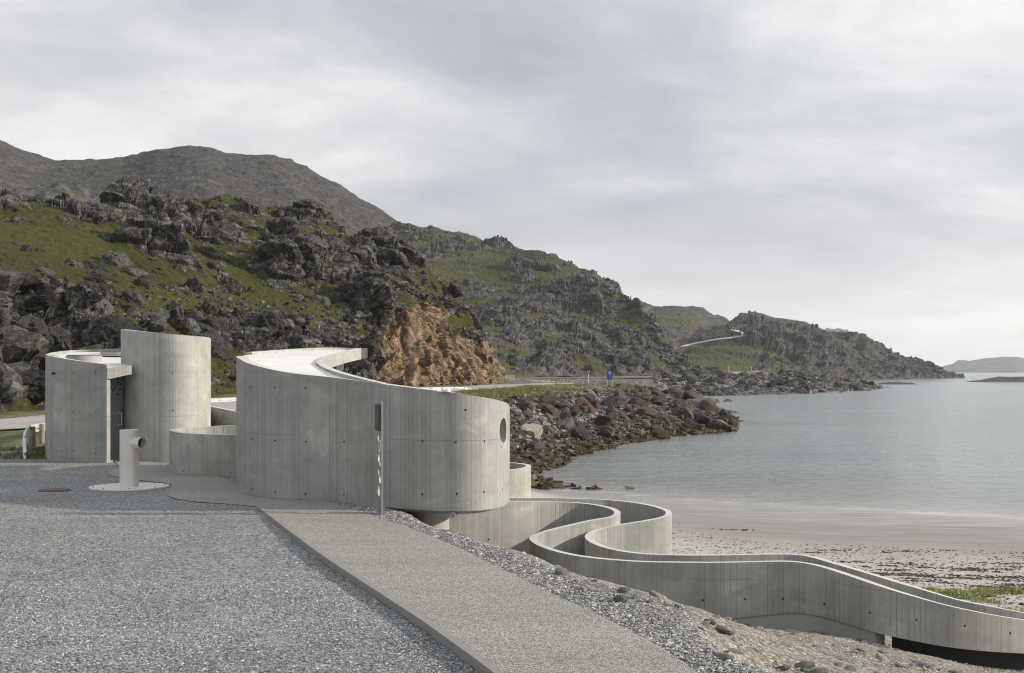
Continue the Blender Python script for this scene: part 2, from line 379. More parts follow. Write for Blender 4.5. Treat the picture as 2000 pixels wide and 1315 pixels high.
def water():
    m, b, done = mat('sea_water'); p = b.pos(); dp = b.attr('depth')
    c = b.ramp(dp, [(0, (.30, .28, .25)), (.06, (.22, .24, .225)), (.25, (.27, .325, .328)), (.6, (.23, .27, .285)), (1, (.13, .16, .18))])
    fo = b.math('MULTIPLY', b.ramp(dp, [(.0005, 0.0), (.003, 1.0), (.005, 1.0), (.012, 0.0)]), b.ramp(b.noise(b.mapping(p, (.25, 1.5, 1)), 1.0, 4, .6), [(.42, 0.0), (.6, .55)]))
    c = b.mix(fo, c, (.78, .78, .77))
    a = b.noise(b.mapping(p, (1.1, 2.2, 1)), 1.0, 4, .55, .3); q = b.noise(b.mapping(p, (.16, .5, 1)), 1.0, 4, .6)
    w3 = b.noise(b.mapping(p, (.012, .05, 1)), 1.0, 4, .6)
    h = b.math('ADD', b.math('MULTIPLY', a, .45), b.math('MULTIPLY', q, .8))
    amp = b.math('MULTIPLY', h, b.ramp(dp, [(0, .15), (.08, .5), (.3, 1.0)]))
    bm = b.bump(amp, 1.0, .95)
    rgh = b.math('MULTIPLY_ADD', w3, .12, .07)
    mm = done(c, rgh, bm); mm.node_tree.nodes['Principled BSDF'].inputs['IOR'].default_value = 1.333
    return mm
M_SEA = water()

# ------------------------------------------------------------------ ground function (metres below the eye)
CTL = []
def c(px, z, h): CTL.append(((px-CX)/F*z, z, h))
def cr(px, py, h): c(px, F*h/(py-YH), h)
for z in (4, 8, 12, 16, 20, 24, 29, 34):
    for px in (-500, 0, 300, 500, 650): c(px, z, 2.5)
for X, Y in ((-2.0, 21.8), (-1.03, 19.05), (0, 17.1), (1.17, 14.1), (1.75, 12.6), (1.95, 10.2), (2.3, 8), (2.9, 5), (0, 6), (0, 10), (0, 14), (-1.5, 17), (1, 10), (1, 12)): CTL.append((X, Y, 2.5))
for t in ((1400, 16, 3.25), (1400, 19, 3.95), (1400, 22, 4.55), (1500, 12, 2.95), (1500, 17, 3.7), (1500, 19.5, 4.13), (1500, 21.9, 4.6),
          (1700, 14, 3.44), (1700, 18.5, 4.22), (1700, 21, 4.64), (2000, 14, 3.6), (2000, 18, 4.6), (2000, 19.5, 4.85), (2000, 21, 5.15), (2000, 24, 5.65), (1850, 19, 4.55), (1850, 21, 4.95), (1760, 21.2, 4.82), (2100, 21, 5.22), (2300, 19, 4.9), (2300, 10, 2.8), (2300, 24, 5.9),
          (1200, 18, 3.45), (1200, 23, 4.6), (1200, 28, 5.2), (1000, 21, 3.45), (1000, 26, 4.1), (900, 22.5, 3.2), (900, 26, 3.95), (800, 24, 2.9), (800, 28, 3.3), (700, 26, 2.5), (650, 32, 2.6),
          (1000, 33, 4.9), (1000, 45, 6.1), (1000, 60, 6.9), (1000, 80, 7.35), (1200, 35, 5.6), (1400, 27, 5.2), (1400, 30, 5.6), (1400, 35, 6.05), (1400, 42, 6.5), (1400, 50, 7.0), (1400, 62, 7.33), (1450, 69, 7.5), (1400, 90, 8.5),
          (1715, 23.5, 5.15), (2000, 27, 5.9), (2000, 30, 6.08), (2000, 33, 6.28), (2000, 40, 6.72), (2000, 50, 7.17), (2000, 62, 7.5), (2000, 80, 8.5), (2400, 33, 6.4), (2400, 45, 7.1), (2400, 56, 7.5), (2400, 75, 8.5), (1700, 36, 6.3), (1700, 48, 7.02), (1700, 66, 7.5), (1700, 85, 8.5),
          (1040, 80, 7.5), (1300, 72, 7.5), (1150, 60, 7.05), (1200, 76.5, 7.55), (1170, 85, 8.0),
          (-600, 40, 2.45), (-600, 60, 2.4), (0, 42, 2.45), (0, 55, 2.4), (200, 45, 2.45), (200, 60, 2.4), (200, 90, 2.42), (400, 45, 2.5), (400, 60, 2.5), (400, 80, 2.42), (400, 110, 2.42), (600, 45, 2.7), (600, 60, 2.8), (600, 90, 2.5),
          (800, 40, 3.6), (900, 40, 4.6), (800, 60, 4.4), (900, 60, 5.7), (960, 75, 7.0), (985, 88, 7.35), (1000, 95, 7.5), (1100, 90, 8.2), (1200, 100, 8.5), (1300, 120, 8.6), (1400, 132, 8.6), (1450, 165, 8.5), (1500, 200, 9), (1500, 300, 9), (1700, 400, 9.5), (2000, 300, 11), (2300, 150, 11), (1350, 265, 9), (1330, 320, 8.6),
          (700, 80, 3.2), (800, 85, 4.2), (900, 90, 5.2), (900, 105, 3.3), (700, 122, 2.4), (850, 135, 2.42), (930, 155, 2.42), (800, 105, 2.7), (-300, 100, 2.5), (-300, 160, 2.5), (400, 200, 2.6), (700, 200, 2.6),
          (1000, 104, 5.6), (1000, 118, 3.0), (1000, 140, 2.6), (1000, 170, 2.45), (1000, 230, 2.42), (1000, 320, 2.45), (1000, 450, 2.3), (1000, 520, 2.3),
          (1100, 107, 7.5), (1100, 122, 5.2), (1100, 140, 3.3), (1100, 160, 2.7), (1100, 195, 2.45), (1100, 320, 2.5), (1100, 470, 2.3),
          (1200, 126, 7.5), (1200, 146, 5.2), (1200, 163, 3.25), (1200, 190, 2.7), (1200, 215, 2.5), (1200, 330, 2.7), (1200, 490, 2.25), (1200, 560, 2.2),
          (1300, 140.6, 7.5), (1300, 160, 5.3), (1300, 183, 3.5), (1290, 225, 3.2), (1290, 300, 4.4), (1300, 400, 3.4), (1300, 540, 1.8), (1250, 250, 3.1), (1250, 310, 3.2),
          (1350, 145, 7.5), (1350, 162, 5.6), (1350, 185, 4.4), (1350, 212, 6.6), (1330, 240, 7.6),
          (1400, 150, 7.5), (1400, 163, 6.3), (1400, 175, 5.9), (1400, 192, 7.7), (1440, 176, 7.7), (1420, 170, 7.0),
          (1320, 362, 7.5), (1400, 375, 7.5), (1500, 400, 7.5), (1600, 450, 7.5), (1690, 560, 7.5), (1400, 430, 4.5), (1500, 450, 4.4), (1600, 500, 4.8), (1400, 480, 2.4), (1500, 530, 1.2), (1600, 570, 3.4), (1670, 590, 6.0),
          (1400, 580, .97), (1480, 620, .1), (1400, 660, .6), (1550, 740, 8.5), (1650, 690, 9), (1750, 620, 9.5), (1760, 500, 9.5), (1480, 700, 3), (1200, 700, 1.5), (900, 600, 2.2), (2200, 800, 12)): c(*t)
for t in ((1010, 100, 6.9), (1050, 98, 7.15), (1050, 104, 6.5), (1100, 113, 6.7), (1040, 90, 7.43), (1065, 95, 7.55), (1150, 123, 6.8), (1150, 116, 7.42), (1025, 86, 7.42), (1020, 92, 7.25), (1250, 133, 7.42), (1250, 142, 6.5), (1200, 133, 6.6)): c(*t)
CTL = np.array(CTL)
def _solve():
    A = CTL[:, :2]; D = np.sqrt(((A[:, None]-A[None])**2).sum(2)+.25); n = len(A)
    M = np.zeros((n+1, n+1)); M[:n, :n] = -D + np.eye(n)*.02; M[:n, n] = 1; M[n, :n] = 1
    return np.linalg.solve(M, np.append(CTL[:, 2], 0))
WGT = _solve()
def ground_h0(X, Y):
    X = np.atleast_1d(np.asarray(X, float)); Y = np.atleast_1d(np.asarray(Y, float)); out = np.full(X.shape, WGT[-1])
    for (x, y, _), w in zip(CTL, WGT): out -= w*np.sqrt((X-x)**2+(Y-y)**2+.25)
    return out
CREST = np.array([(4, 3.0), (5, 2.9), (8, 2.3), (10.2, 1.95), (12.6, 1.75), (14.1, 1.17), (17.1, 0), (19.05, -1.03), (21.8, -2.0), (24, -3.2), (30, -5), (36, -6), (45, -8)])
def apron(X, Y):       # 1 on the level parking ground and path, 0 on the slope
    xc = np.interp(Y, CREST[:, 0], CREST[:, 1]); return 1-ss(-.15, .35, X-xc)*1.0
def ground_h(X, Y):
    h = ground_h0(X, Y); a = apron(X, Y)*(1-ss(36, 44, Y)); return h*(1-a)+2.5*a
def gz(X, Y): return CZ-float(ground_h(X, Y)[0])

# ------------------------------------------------------------------ ground meshes, split by what the ground is made of
def ground():
    pxs = np.linspace(-620, 2620, 900); zs = np.concatenate([np.geomspace(4.5, 45, 330), np.geomspace(45.4, 860, 330)])
    PX, Z = np.meshgrid(pxs, zs, indexing='ij'); X = (PX-CX)/F*Z; Y = Z
    x, y = X.ravel(), Y.ravel(); h = ground_h(x, y)
    P3 = np.stack([x, y, np.zeros_like(x)], 1)
    n1 = fbm(P3*.35, 4, 3); n2 = fbm(P3*2.2, 3, 9); n3 = fbm(P3*.08, 3, 21)
    ap = apron(x, y)*(y < 40)
    soil = (1-ap)*(1-ss(30, 34, y))
    shorebank = ((y > 88) & (x < 60) & (h > 2.95)) | (y > 330)
    beach = (x > -2+n1*2) & (y > 29+n2*1.2) & (y < 90) & (h > 5.6+.3*n1) & ~((x < 2.3) & (y > 84+n1))
    weed = (h > 5.9+.4*n1) & ~beach & (y > 50) & (y < 700)
    far = ss(60, 200, y)
    hh = h + soil*(.05*n2+.10*n1) + (ap < .5)*(y > 32)*(~beach)*(.12*n1 + .1*far*n2)
    F1, F2, D, hs = worley(P3/np.where(y > 300, 3.0, 1.2)[:, None], 5)
    rocky = (weed | shorebank | ((h > 3.3) & (y > 85)))
    hh = hh - rocky*np.clip((F2-F1)*1.6, 0, 1)*(.15+.55*hs[:, 0])*np.where(y > 300, 2.6, .8)*ss(2.9, 3.6, h)
    hh = hh + ap*(.008*n2)
    wet = np.clip((h-6.75-.1*n1)/.7, 0, 1)
    zone = np.full(x.shape, 3)                                   # 3 turf
    zone[(ap > .5)] = 0
    px_, py_ = CX+F*x/y, YH+F*h/y
    bound1 = np.interp(px_, [640, 735, 850, 960, 1081, 1202, 1323, 1450, 1600], [985, 990, 1015, 1045, 1090, 1145, 1205, 1275, 1345])
    near_slope = (y < 29.5) & (ap <= .5)
    zone[near_slope] = 2
    zone[(y < 23) & (x > -4.5) & (py_ > bound1+14*n1+8*n2+30) & (px_ > 640)] = 1
    zone[(y < 24) & (px_ > 640) & (px_ < 1000) & (x > -4) & (ap <= .8) & (y < 22)] = 1
    zone[(y >= 29.5) & (y < 90) & (x > -3.5)] = 2
    zone[beach] = 4; zone[weed] = 5
    gb = (~beach) & (~weed) & (y > 85) & (h > 3.15+.25*n1) & (h <= 6.2)
    zone[gb] = 6
    zone[(y > 235+60*n3) & (y < 330) & (zone == 3) & (x > 0)] = 6
    zone[(y >= 330) & (h < 2.9) & (n3+.5*n1 > -.05) & (x > 20)] = 6
    zone[(y > 45) & (y < 300) & (zone == 3) & (n1 > .42)] = 6
    V = np.stack([x, y, CZ-hh], 1)
    nu, nv = PX.shape; idx = np.arange(nu*nv).reshape(nu, nv)
    Q = np.stack([idx[:-1, :-1], idx[1:, :-1], idx[1:, 1:], idx[:-1, 1:]], -1).reshape(-1, 4)
    zq = zone[Q[:, 0]]
    names = {0: ('parking_gravel', M_GRAVEL, 'ground'), 1: ('crushed_rock_verge', M_CRUSH, 0), 2: ('soil_slope', M_SOIL, 0), 3: ('turf_ground', M_TURF, 0), 4: ('beach_sand', M_SAND, 0), 5: ('wrack_shore', M_WEED, 0), 6: ('rubble_ground', M_BANK, 0)}
    for k, (nm, m, _) in names.items():
        q = Q[zq == k]
        if not len(q): continue
        used, inv = np.unique(q, return_inverse=True)
        o = mesh_np(nm, V[used], inv.reshape(-1, 4), m, attrs={'wet': ('FLOAT', 'POINT', wet[used])}, smooth=True)
        o['kind'] = 'structure'
    # the level ground goes on behind the camera
    o = mesh_np('parking_ground_behind', [(-60, -60, 4.96), (60, -60, 4.96), (4.0, 4.7, 4.985), (-3.3, 4.7, 4.985)], [(0, 1, 2, 3)], M_GRAVEL); o['kind'] = 'structure'
ground()

# sea
def sea():
    xs = np.concatenate([-np.geomspace(12000, 62, 30), np.linspace(-60, 140, 140), np.geomspace(145, 12000, 34)])
    ys = np.concatenate([[-12000, -2000, -200, 20], np.linspace(40, 260, 200), np.geomspace(265, 12000, 60)])
    X, Y = np.meshgrid(xs, ys, indexing='ij'); x, y = X.ravel(), Y.ravel()
    h = np.where((y < 850) & (np.abs(x) < 400), ground_h(x, np.clip(y, 5, 850)), 14.)
    h = np.where(y > 850, 14, h)
    dist = ss(0, 260, y-90)*.55
    dep = np.clip((h-7.5)/6.0, 0, 1)*.8; dep = np.where(h > 7.5, np.maximum(dep, dist*ss(7.5, 8.6, h)), 0)
    nu, nv = X.shape; idx = np.arange(nu*nv).reshape(nu, nv)
    Q = np.stack([idx[:-1, :-1], idx[1:, :-1], idx[1:, 1:], idx[:-1, 1:]], -1).reshape(-1, 4)
    hq = h[Q].max(1); yq = y[Q].max(1)
    keep = (hq > 7.2) | (yq > 300)
    o = mesh_np('sea_water', np.stack([x, y, np.zeros_like(x)], 1), Q[keep], M_SEA, attrs={'depth': ('FLOAT', 'POINT', dep)}, smooth=True)
    o['kind'] = 'structure'
sea()

# ------------------------------------------------------------------ hills: lofted from base to ridge to back, then broken into crags
def loft(rows, pxs, vsub):
    """rows: lists of (px, py, z) from base up to the ridge and down the back"""
    R3 = []
    for r in rows:
        r = np.array(r, float); py = np.interp(pxs, r[:, 0], r[:, 1]); z = np.interp(pxs, r[:, 0], r[:, 2])
        R3.append(np.stack([(pxs-CX)/F*z, z, CZ-(py-YH)/F*z], 1))
    R3 = np.array(R3); out = []; fr = []
    for i in range(len(R3)-1):
        p0, p1, p2, p3 = R3[max(i-1, 0)], R3[i], R3[i+1], R3[min(i+2, len(R3)-1)]
        for k in range(vsub[i]):
            t = k/vsub[i]; out.append(p1+(p2-p1)*t+.0*p0); fr.append(i+t)
    out.append(R3[-1]); fr.append(len(R3)-1.)
    A = np.array(out); A = A.transpose(1, 0, 2)
    for _ in range(3): A[:, 1:-1] = (A[:, :-2]+2*A[:, 1:-1]+A[:, 2:])/4
    return A, np.array(fr)
def grid_normals(A):
    du = np.gradient(A, axis=0); dv = np.gradient(A, axis=1); n = np.cross(du, dv); n /= np.linalg.norm(n, axis=2, keepdims=True)+1e-9
    return n
SURF = {}
def hill(name, rows, px0, px1, nu, vsub, cells, material, rockp, amp=1.0, rid=None, cutf=None, kindname=None, seed=0, flat=True, warp=.35, zsq=1.5, crack=()):
    rid = min(range(len(rows)), key=lambda i_: np.mean([q_[1] for q_ in rows[i_]])) if rid is None else rid
    pxs = np.linspace(px0, px1, nu); A, fr = loft(rows, pxs, vsub); n = grid_normals(A)
    nu_, nv_ = A.shape[:2]; Pn = A.reshape(-1, 3); N = n.reshape(-1, 3)
    if N[:, 1].mean() > 0: N = -N
    Nd = N.copy(); Nd[:, 2] = Nd[:, 2]*.8+.25; Nd /= np.linalg.norm(Nd, axis=1, keepdims=True)
    base = Pn.copy(); disp = np.zeros(len(Pn)); rock = np.zeros(len(Pn))
    U = np.repeat(pxs, nv_); FR = np.tile(fr, nu_); PY = YH-F*(Pn[:, 2]-CZ)/Pn[:, 1]
    prob = rockp(U, PY, FR, Pn)
    cutm = cutf(U, PY, FR, Pn) if cutf else np.zeros(len(Pn))
    for i, (cell, a, pb) in enumerate(cells):
        Q = Pn/cell; Q[:, 0] *= .72; w = np.stack([fbm(Q*1.7+31*k, 3, seed+40+k+i*5) for k in range(3)], 1)*warp; Q = Q+w; Q[:, 2] *= zsq
        F1, F2, D, hs = worley(Q, seed+i*13)
        pres = ss(-.06, .06, (prob if i < 2 else (.15+.58*prob)*ss(.02, .15, prob))*pb-hs[:, 3]); edge = ss(.0, .38, F2-F1)
        g = (hs[:, :3]-.5)*2
        facet = (D*g).sum(1)
        r = pres*edge*np.clip(.25+.75*hs[:, 0]+1.3*facet, .08, 1.25)*a*cell*(1-.8*cutm)*(1-.5*ss(len(rows)-3.6, len(rows)-2.8, FR))
        disp += r; rock = np.maximum(rock, pres*ss(.02, .14, F2-F1)*ss(-.3, .1, .25+.75*hs[:, 0]+1.3*facet))
    disp += fbm(Pn/(cells[0][0]*1.6), 4, seed+77)*cells[0][0]*.16*amp
    fade = ss(0, .12, FR)*.85+.15
    V = base+Nd*(disp*fade*(ss(0, .025, (px1-U)/(px1-px0))*.8+.2))[:, None]*amp
    # second pass: even out the columns along their new length, then crack the faces along their own normals
    G3 = V.reshape(nu_, nv_, 3); fr2 = FR.reshape(nu_, nv_); rk2 = rock.reshape(nu_, nv_); ct2 = cutm.reshape(nu_, nv_)
    seg = np.linalg.norm(np.diff(G3, axis=1), axis=2)/G3[:, 1:, 1]; seg = seg*np.where(fr2[:, 1:] > rid+.3, .12, 1)+1e-7
    for _ in range(14): seg[1:-1] = (seg[:-2]+seg[1:-1]+seg[2:])/3
    cum = np.concatenate([np.zeros((nu_, 1)), np.cumsum(seg, 1)], 1); N3 = np.empty_like(G3); f3 = np.empty_like(fr2); r3 = np.empty_like(fr2); c3_ = np.empty_like(fr2)
    for k in range(nu_):
        t = np.linspace(0, cum[k, -1], nv_)
        for q_ in range(3): N3[k, :, q_] = np.interp(t, cum[k], G3[k, :, q_])
        f3[k] = np.interp(t, cum[k], fr2[k]); r3[k] = np.interp(t, cum[k], rk2[k]); c3_[k] = np.interp(t, cum[k], ct2[k])
    n2 = grid_normals(N3)
    if (n2[..., 1].mean()) > 0: n2 = -n2
    for _ in range(2): n2[1:-1, 1:-1] = (n2[1:-1, 1:-1]*2+n2[:-2, 1:-1]+n2[2:, 1:-1]+n2[1:-1, :-2]+n2[1:-1, 2:])/6
    n2 /= np.linalg.norm(n2, axis=2, keepdims=True)+1e-9
    Pn = N3.reshape(-1, 3); Nd = n2.reshape(-1, 3); FR = f3.ravel(); rock = r3.ravel(); cutm = c3_.ravel(); disp = np.zeros(len(Pn)); fade = ss(0, .12, FR)*.85+.15
    for cs, am in crack:
        T = Pn.copy(); T[:, 2] = T[:, 2]*1.5+.2*T[:, 0]; T[:, 0] *= .7; Q = T/cs; Q = Q+np.stack([fbm(Q*1.2+7*k, 2, seed+61+k) for k in range(3)], 1)*.4
        F1, F2, D, hs = worley(Q, seed+200+int(cs*10)); gg = F2-F1
        disp += rock*(1-cutm)*am*cs*((D*(hs[:, :3]-.5)).sum(1)*1.5+(hs[:, 3]-.5)*.5-.34*(1-ss(0, .10, gg)))
    tc = cells[-1][0]*.8; F1, F2, D, hs = worley(Pn/tc+.3*fbm(Pn/tc, 2, 5)[:, None], seed+7)
    disp += (1-rock)*tc*(.16*(1-F1)+.12*fbm(Pn/tc*2.3, 2, 6))
    if cutf is not None:
        for sc_, a1, a2 in (((4.2, 4.2, 9.0), 4.2, 1.8), ((1.9, 1.9, 3.6), 1.7, .7), ((.8, .8, 1.4), .7, .25)):
            Q = Pn/np.array(sc_); Q = Q+np.stack([fbm(Q*1.3+9*k, 2, 5+k) for k in range(3)], 1)*.35
            F1, F2, D, hs = worley(Q, 123+int(sc_[0]*10)); disp += cutm*((D*(hs[:, :3]-.5)).sum(1)*a1+(hs[:, 3]-.5)*a2-sc_[0]*.06*(1-ss(0, .08, F2-F1)))
        rock = np.maximum(rock, cutm)
    endf = ss(0, .025, (px1-U)/(px1-px0))*.8+.2
    V = Pn+Nd*(disp*fade*endf)[:, None]*amp
    idx = np.arange(nu_*nv_).reshape(nu_, nv_)
    Qd = np.stack([idx[:-1, :-1], idx[1:, :-1], idx[1:, 1:], idx[:-1, 1:]], -1).reshape(-1, 4)
    at = {'rock': ('FLOAT', 'POINT', rock), 'cut': ('FLOAT', 'POINT', cutm)}
    o = mesh_np(name, V, Qd, material, attrs=at, smooth=not flat); o['kind'] = 'structure'
    SURF.setdefault(name, (V, U, FR, Nd, rock))
    return o
def back(r, dy, dz): return [(a, b_+dy, z+dz) for a, b_, z in r]

ridgeA = [(-300, 395, 160), (0, 408, 172), (60, 412, 176), (150, 416, 184), (215, 410, 190), (250, 396, 195), (320, 388, 200), (380, 394, 204), (440, 384, 208), (470, 390, 210), (520, 402, 212), (560, 404, 214), (610, 408, 216), (640, 430, 216), (690, 470, 216), (740, 470, 215), (790, 494, 214), (840, 534, 213), (880, 577, 212), (915, 622, 211), (938, 650, 210), (955, 700, 209), (975, 742, 208), (992, 760, 208)]
def probA(U, PY, FR, Pn):
    n = fbm(Pn/26, 3, 50)
    p = .36+1.0*n; p += .40*ss(590, 720, U)+.16*ss(560, 660, PY)*(1-ss(640, 660, PY)*.3)+.30*np.exp(-((U-330)/90)**2-((PY-430)/60)**2)
    p -= .28*np.exp(-((U-80)/120)**2-((PY-480)/60)**2); p -= .2*np.exp(-((U-520)/100)**2-((PY-480)/50)**2)
    p -= .5*ss(770, 820, PY)*(U < 130)
    return np.clip(p, .04, 1)
def cutA(U, PY, FR, Pn):
    n = fbm(Pn/9, 3, 61)*26
    left = ss(0, 14, U+n-np.interp(PY, [560, 590, 620, 680, 730, 780], [850, 785, 765, 738, 722, 660]))
    top = ss(0, 10, PY+n*.6-np.interp(U, [700, 770, 830, 880, 990], [690, 612, 588, 628, 700]))
    return left*top*(U < 1020)
hill('hill', [
    [(-300, 870, 54), (0, 828, 66), (230, 800, 88), (430, 783, 116), (600, 776, 140), (750, 771, 162), (860, 767, 182), (980, 761, 200), (992, 761, 203)],
    [(-300, 730, 76), (0, 715, 82), (230, 700, 103), (430, 705, 128), (600, 705, 148), (700, 695, 166), (800, 690, 176), (880, 705, 190), (975, 756, 204), (992, 760, 205)],
    [(-300, 600, 98), (0, 590, 106), (230, 575, 126), (430, 585, 150), (600, 590, 165), (700, 596, 176), (800, 600, 183), (860, 645, 193), (930, 705, 202), (975, 757, 206), (992, 760, 206)],
    [(-300, 480, 130), (0, 478, 140), (230, 480, 158), (430, 480, 178), (600, 492, 190), (700, 512, 198), (790, 545, 202), (850, 592, 206), (900, 645, 207), (950, 698, 208), (975, 757, 207), (992, 760, 207)],
    ridgeA, back(ridgeA, 40, 30), back(ridgeA, 170, 90)],
    -700, 992, 1060, (80, 110, 110, 110, 12, 8), ((21, .24, .50), (10, .34, .62), (4.6, .34, .60), (2.0, .30, .50)), M_HILLA, probA, cutf=cutA, seed=3, crack=((6.5, .30), (2.6, .28), (1.05, .17)))
ridgeA2 = [(-300, 330, 420), (0, 372, 430), (60, 376, 432), (120, 366, 434), (165, 384, 434), (215, 402, 434), (300, 430, 434), (420, 450, 434)]
hill('hill', [back(ridgeA2, 60, -130), back(ridgeA2, 22, -60), ridgeA2, back(ridgeA2, 80, 60)], -700, 420, 380, (34, 26, 8),
     ((26, .2, .5), (11, .28, .6), (5, .3, .55)), M_HILLB, lambda U, PY, FR, Pn: np.clip(.62+.4*fbm(Pn/60, 3, 4), .1, 1), seed=19)
ridgeB = [(560, 500, 880), (640, 478, 880), (700, 462, 870), (750, 452, 860), (850, 445, 850), (900, 460, 840), (1000, 494, 800), (1050, 499, 770), (1100, 521, 740), (1200, 547, 680), (1250, 588, 630), (1285, 636, 600), (1310, 664, 580), (1335, 702, 565), (1360, 713, 560), (1395, 720, 555), (1425, 727, 550)]
hill('hill', [
    [(560, 748, 430), (985, 739, 440), (1100, 738, 470), (1200, 737, 500), (1300, 735, 530), (1340, 731, 540), (1425, 729, 545)],
    [(560, 640, 540), (850, 640, 540), (1000, 655, 540), (1150, 670, 545), (1250, 684, 550), (1300, 704, 550), (1350, 722, 550), (1425, 728, 548)],
    [(560, 560, 660), (850, 560, 660), (1000, 580, 650), (1150, 605, 620), (1250, 640, 595), (1300, 682, 568), (1350, 716, 557), (1425, 728, 549)],
    [(560, 510, 780), (850, 490, 780), (1000, 525, 730), (1150, 560, 670), (1250, 604, 615), (1300, 668, 573), (1350, 713, 559), (1425, 727, 550)],
    ridgeB, back(ridgeB, 30, 60), back(ridgeB, 200, 300)],
    560, 1425, 560, (56, 56, 50, 44, 8, 6), ((46, .16, .45), (22, .24, .6), (10, .27, .66), (4.8, .28, .6)), M_HILLB,
    lambda U, PY, FR, Pn: np.clip(.42+.5*fbm(Pn/70, 3, 14)+.35*ss(1050, 1250, U)-.28*np.exp(-((U-930)/70)**2-((PY-560)/45)**2)-.12*ss(690, 735, PY), .06, 1), seed=31, crack=((8, .32), (3.4, .34)))
ridgeC = [(-350, 150, 1000), (-150, 215, 1000), (0, 262, 1000), (50, 285, 1000), (110, 308, 1000), (180, 313, 1000), (240, 307, 1010), (300, 291, 1010), (365, 280, 1010), (405, 282, 1010), (440, 294, 1010), (520, 304, 1005), (565, 312, 1005), (610, 335, 1000), (650, 356, 990), (690, 385, 980), (740, 415, 975), (790, 446, 970), (860, 500, 965)]
hill('mountain', [back(ridgeC, 330, -420), back(ridgeC, 150, -260), back(ridgeC, 60, -110), ridgeC, back(ridgeC, 60, 120), back(ridgeC, 400, 300)], -900, 860, 640, (30, 44, 44, 8, 6),
     ((80, .07, .5), (34, .08, .6), (13, .16, .8), (6, .30, .9)), M_MOUNT, lambda U, PY, FR, Pn: np.clip(.93+.5*fbm(Pn/np.array([90, 90, 30]), 3, 24)-.5*np.exp(-((U-200)/110)**2-((PY-330)/16)**2), .1, 1), amp=.8, seed=41)
ridgeD = [(1200, 588, 1250), (1240, 592, 1250), (1270, 598, 1250), (1300, 600, 1250), (1350, 607, 1250), (1380, 622, 1250), (1420, 634, 1250), (1470, 643, 1250), (1540, 665, 1250)]
hill('hill', [back(ridgeD, 110, -330), back(ridgeD, 45, -150), ridgeD, back(ridgeD, 120, 150)], 1200, 1540, 200, (30, 30, 8), ((60, .12, .5), (26, .2, .6), (11, .25, .6)), M_MEADOW,
     lambda U, PY, FR, Pn: np.clip(.55+.4*fbm(Pn/90, 3, 15), .1, 1), seed=51)
ridgeE = [(1290, 690, 860), (1330, 678, 900), (1380, 660, 980), (1405, 642, 1060), (1425, 627, 1120), (1450, 615, 1150), (1480, 613, 1160), (1510, 624, 1160), (1540, 622, 1170), (1570, 627, 1180), (1600, 643, 1190), (1640, 646, 1200), (1690, 659, 1230), (1720, 677, 1250), (1760, 702, 1270), (1790, 713, 1280), (1830, 718, 1300), (1852, 730, 1320), (1885, 741, 1335)]
hill('headland', [
    [(1290, 734, 590), (1400, 731, 620), (1480, 733, 700), (1520, 738, 760), (1600, 744, 900), (1700, 743, 1080), (1885, 742, 1325)],
    [(1290, 712, 700), (1400, 702, 740), (1480, 694, 820), (1560, 703, 910), (1640, 706, 1010), (1700, 714, 1120), (1780, 728, 1250), (1830, 734, 1290), (1885, 741, 1330)],
    [(1290, 694, 820), (1400, 672, 880), (1460, 658, 940), (1520, 652, 1000), (1600, 672, 1070), (1700, 686, 1170), (1780, 719, 1265), (1830, 724, 1295), (1885, 741, 1332)],
    ridgeE, back(ridgeE, 30, 60), back(ridgeE, 120, 160)], 1290, 1885, 480, (34, 40, 44, 8, 6),
    ((50, .16, .5), (24, .26, .62), (11, .30, .62), (5.5, .3, .5)), M_MEADOW,
    lambda U, PY, FR, Pn: np.clip(.60+.4*fbm(Pn/70, 3, 16)+.3*ss(1500, 1620, U)-.75*(1-ss(1440, 1500, U))*ss(645, 665, PY), .02, 1), seed=61, crack=((9, .34), (4, .36)))
ridgeF = [(1540, 670, 5000), (1600, 645, 5000), (1622, 638, 5000), (1645, 641, 5000), (1690, 672, 5000), (1750, 697, 4900), (1790, 704, 4800), (1820, 712, 4700), (1858, 726, 4600)]
hill('far_headland', [back(ridgeF, 60, -500), ridgeF, back(ridgeF, 80, 500)], 1540, 1858, 120, (26, 6), ((300, .05, .9), (120, .06, .9)), M_FAR, lambda U, PY, FR, Pn: np.ones(len(U)), seed=71)
ridgeG = [(1825, 726, 7000), (1845, 716, 7000), (1870, 706, 7000), (1900, 701, 7000), (1950, 696, 7000), (1980, 696, 7000), (2010, 699, 7000), (2100, 704, 7000), (2300, 716, 7000), (2420, 727, 7000)]
hill('far_island', [back(ridgeG, 30, -500), ridgeG, back(ridgeG, 60, 600)], 1825, 2420, 160, (26, 6), ((400, .04, .9), (150, .05, .9)), M_FAR, lambda U, PY, FR, Pn: np.ones(len(U)), seed=81)
def reef(name, ridge, d, seed, cell=7):
    hill(name, [[(a, YH+F*8.6/(z-d), z-d) for a, b_, z in ridge], ridge, [(a, YH+F*8.6/(z+d), z+d) for a, b_, z in ridge]], ridge[0][0], ridge[-1][0], 160, (24, 12), ((cell*2, .12, .6), (cell, .16, .7), (cell*.45, .2, .7)), M_REEF, lambda U, PY, FR, Pn: np.full(len(U), .9), seed=seed, amp=.7)
M_REEF = hill_mat('bare_skerry_rock', fsc=.5, bumpd=1.0, rock=((.03, .028, .025), (.075, .07, .062), (.12, .112, .10)), grass=((.05, .045, .02), (.07, .06, .03), (.07, .06, .03)))
reef('skerry', [(1862, 750, 860), (1880, 747, 860), (1900, 745, 860), (1925, 740, 860), (1950, 735, 860), (1975, 737, 860), (2000, 735, 860), (2060, 733, 860), (2120, 738, 860), (2180, 748, 860)], 30, 91)
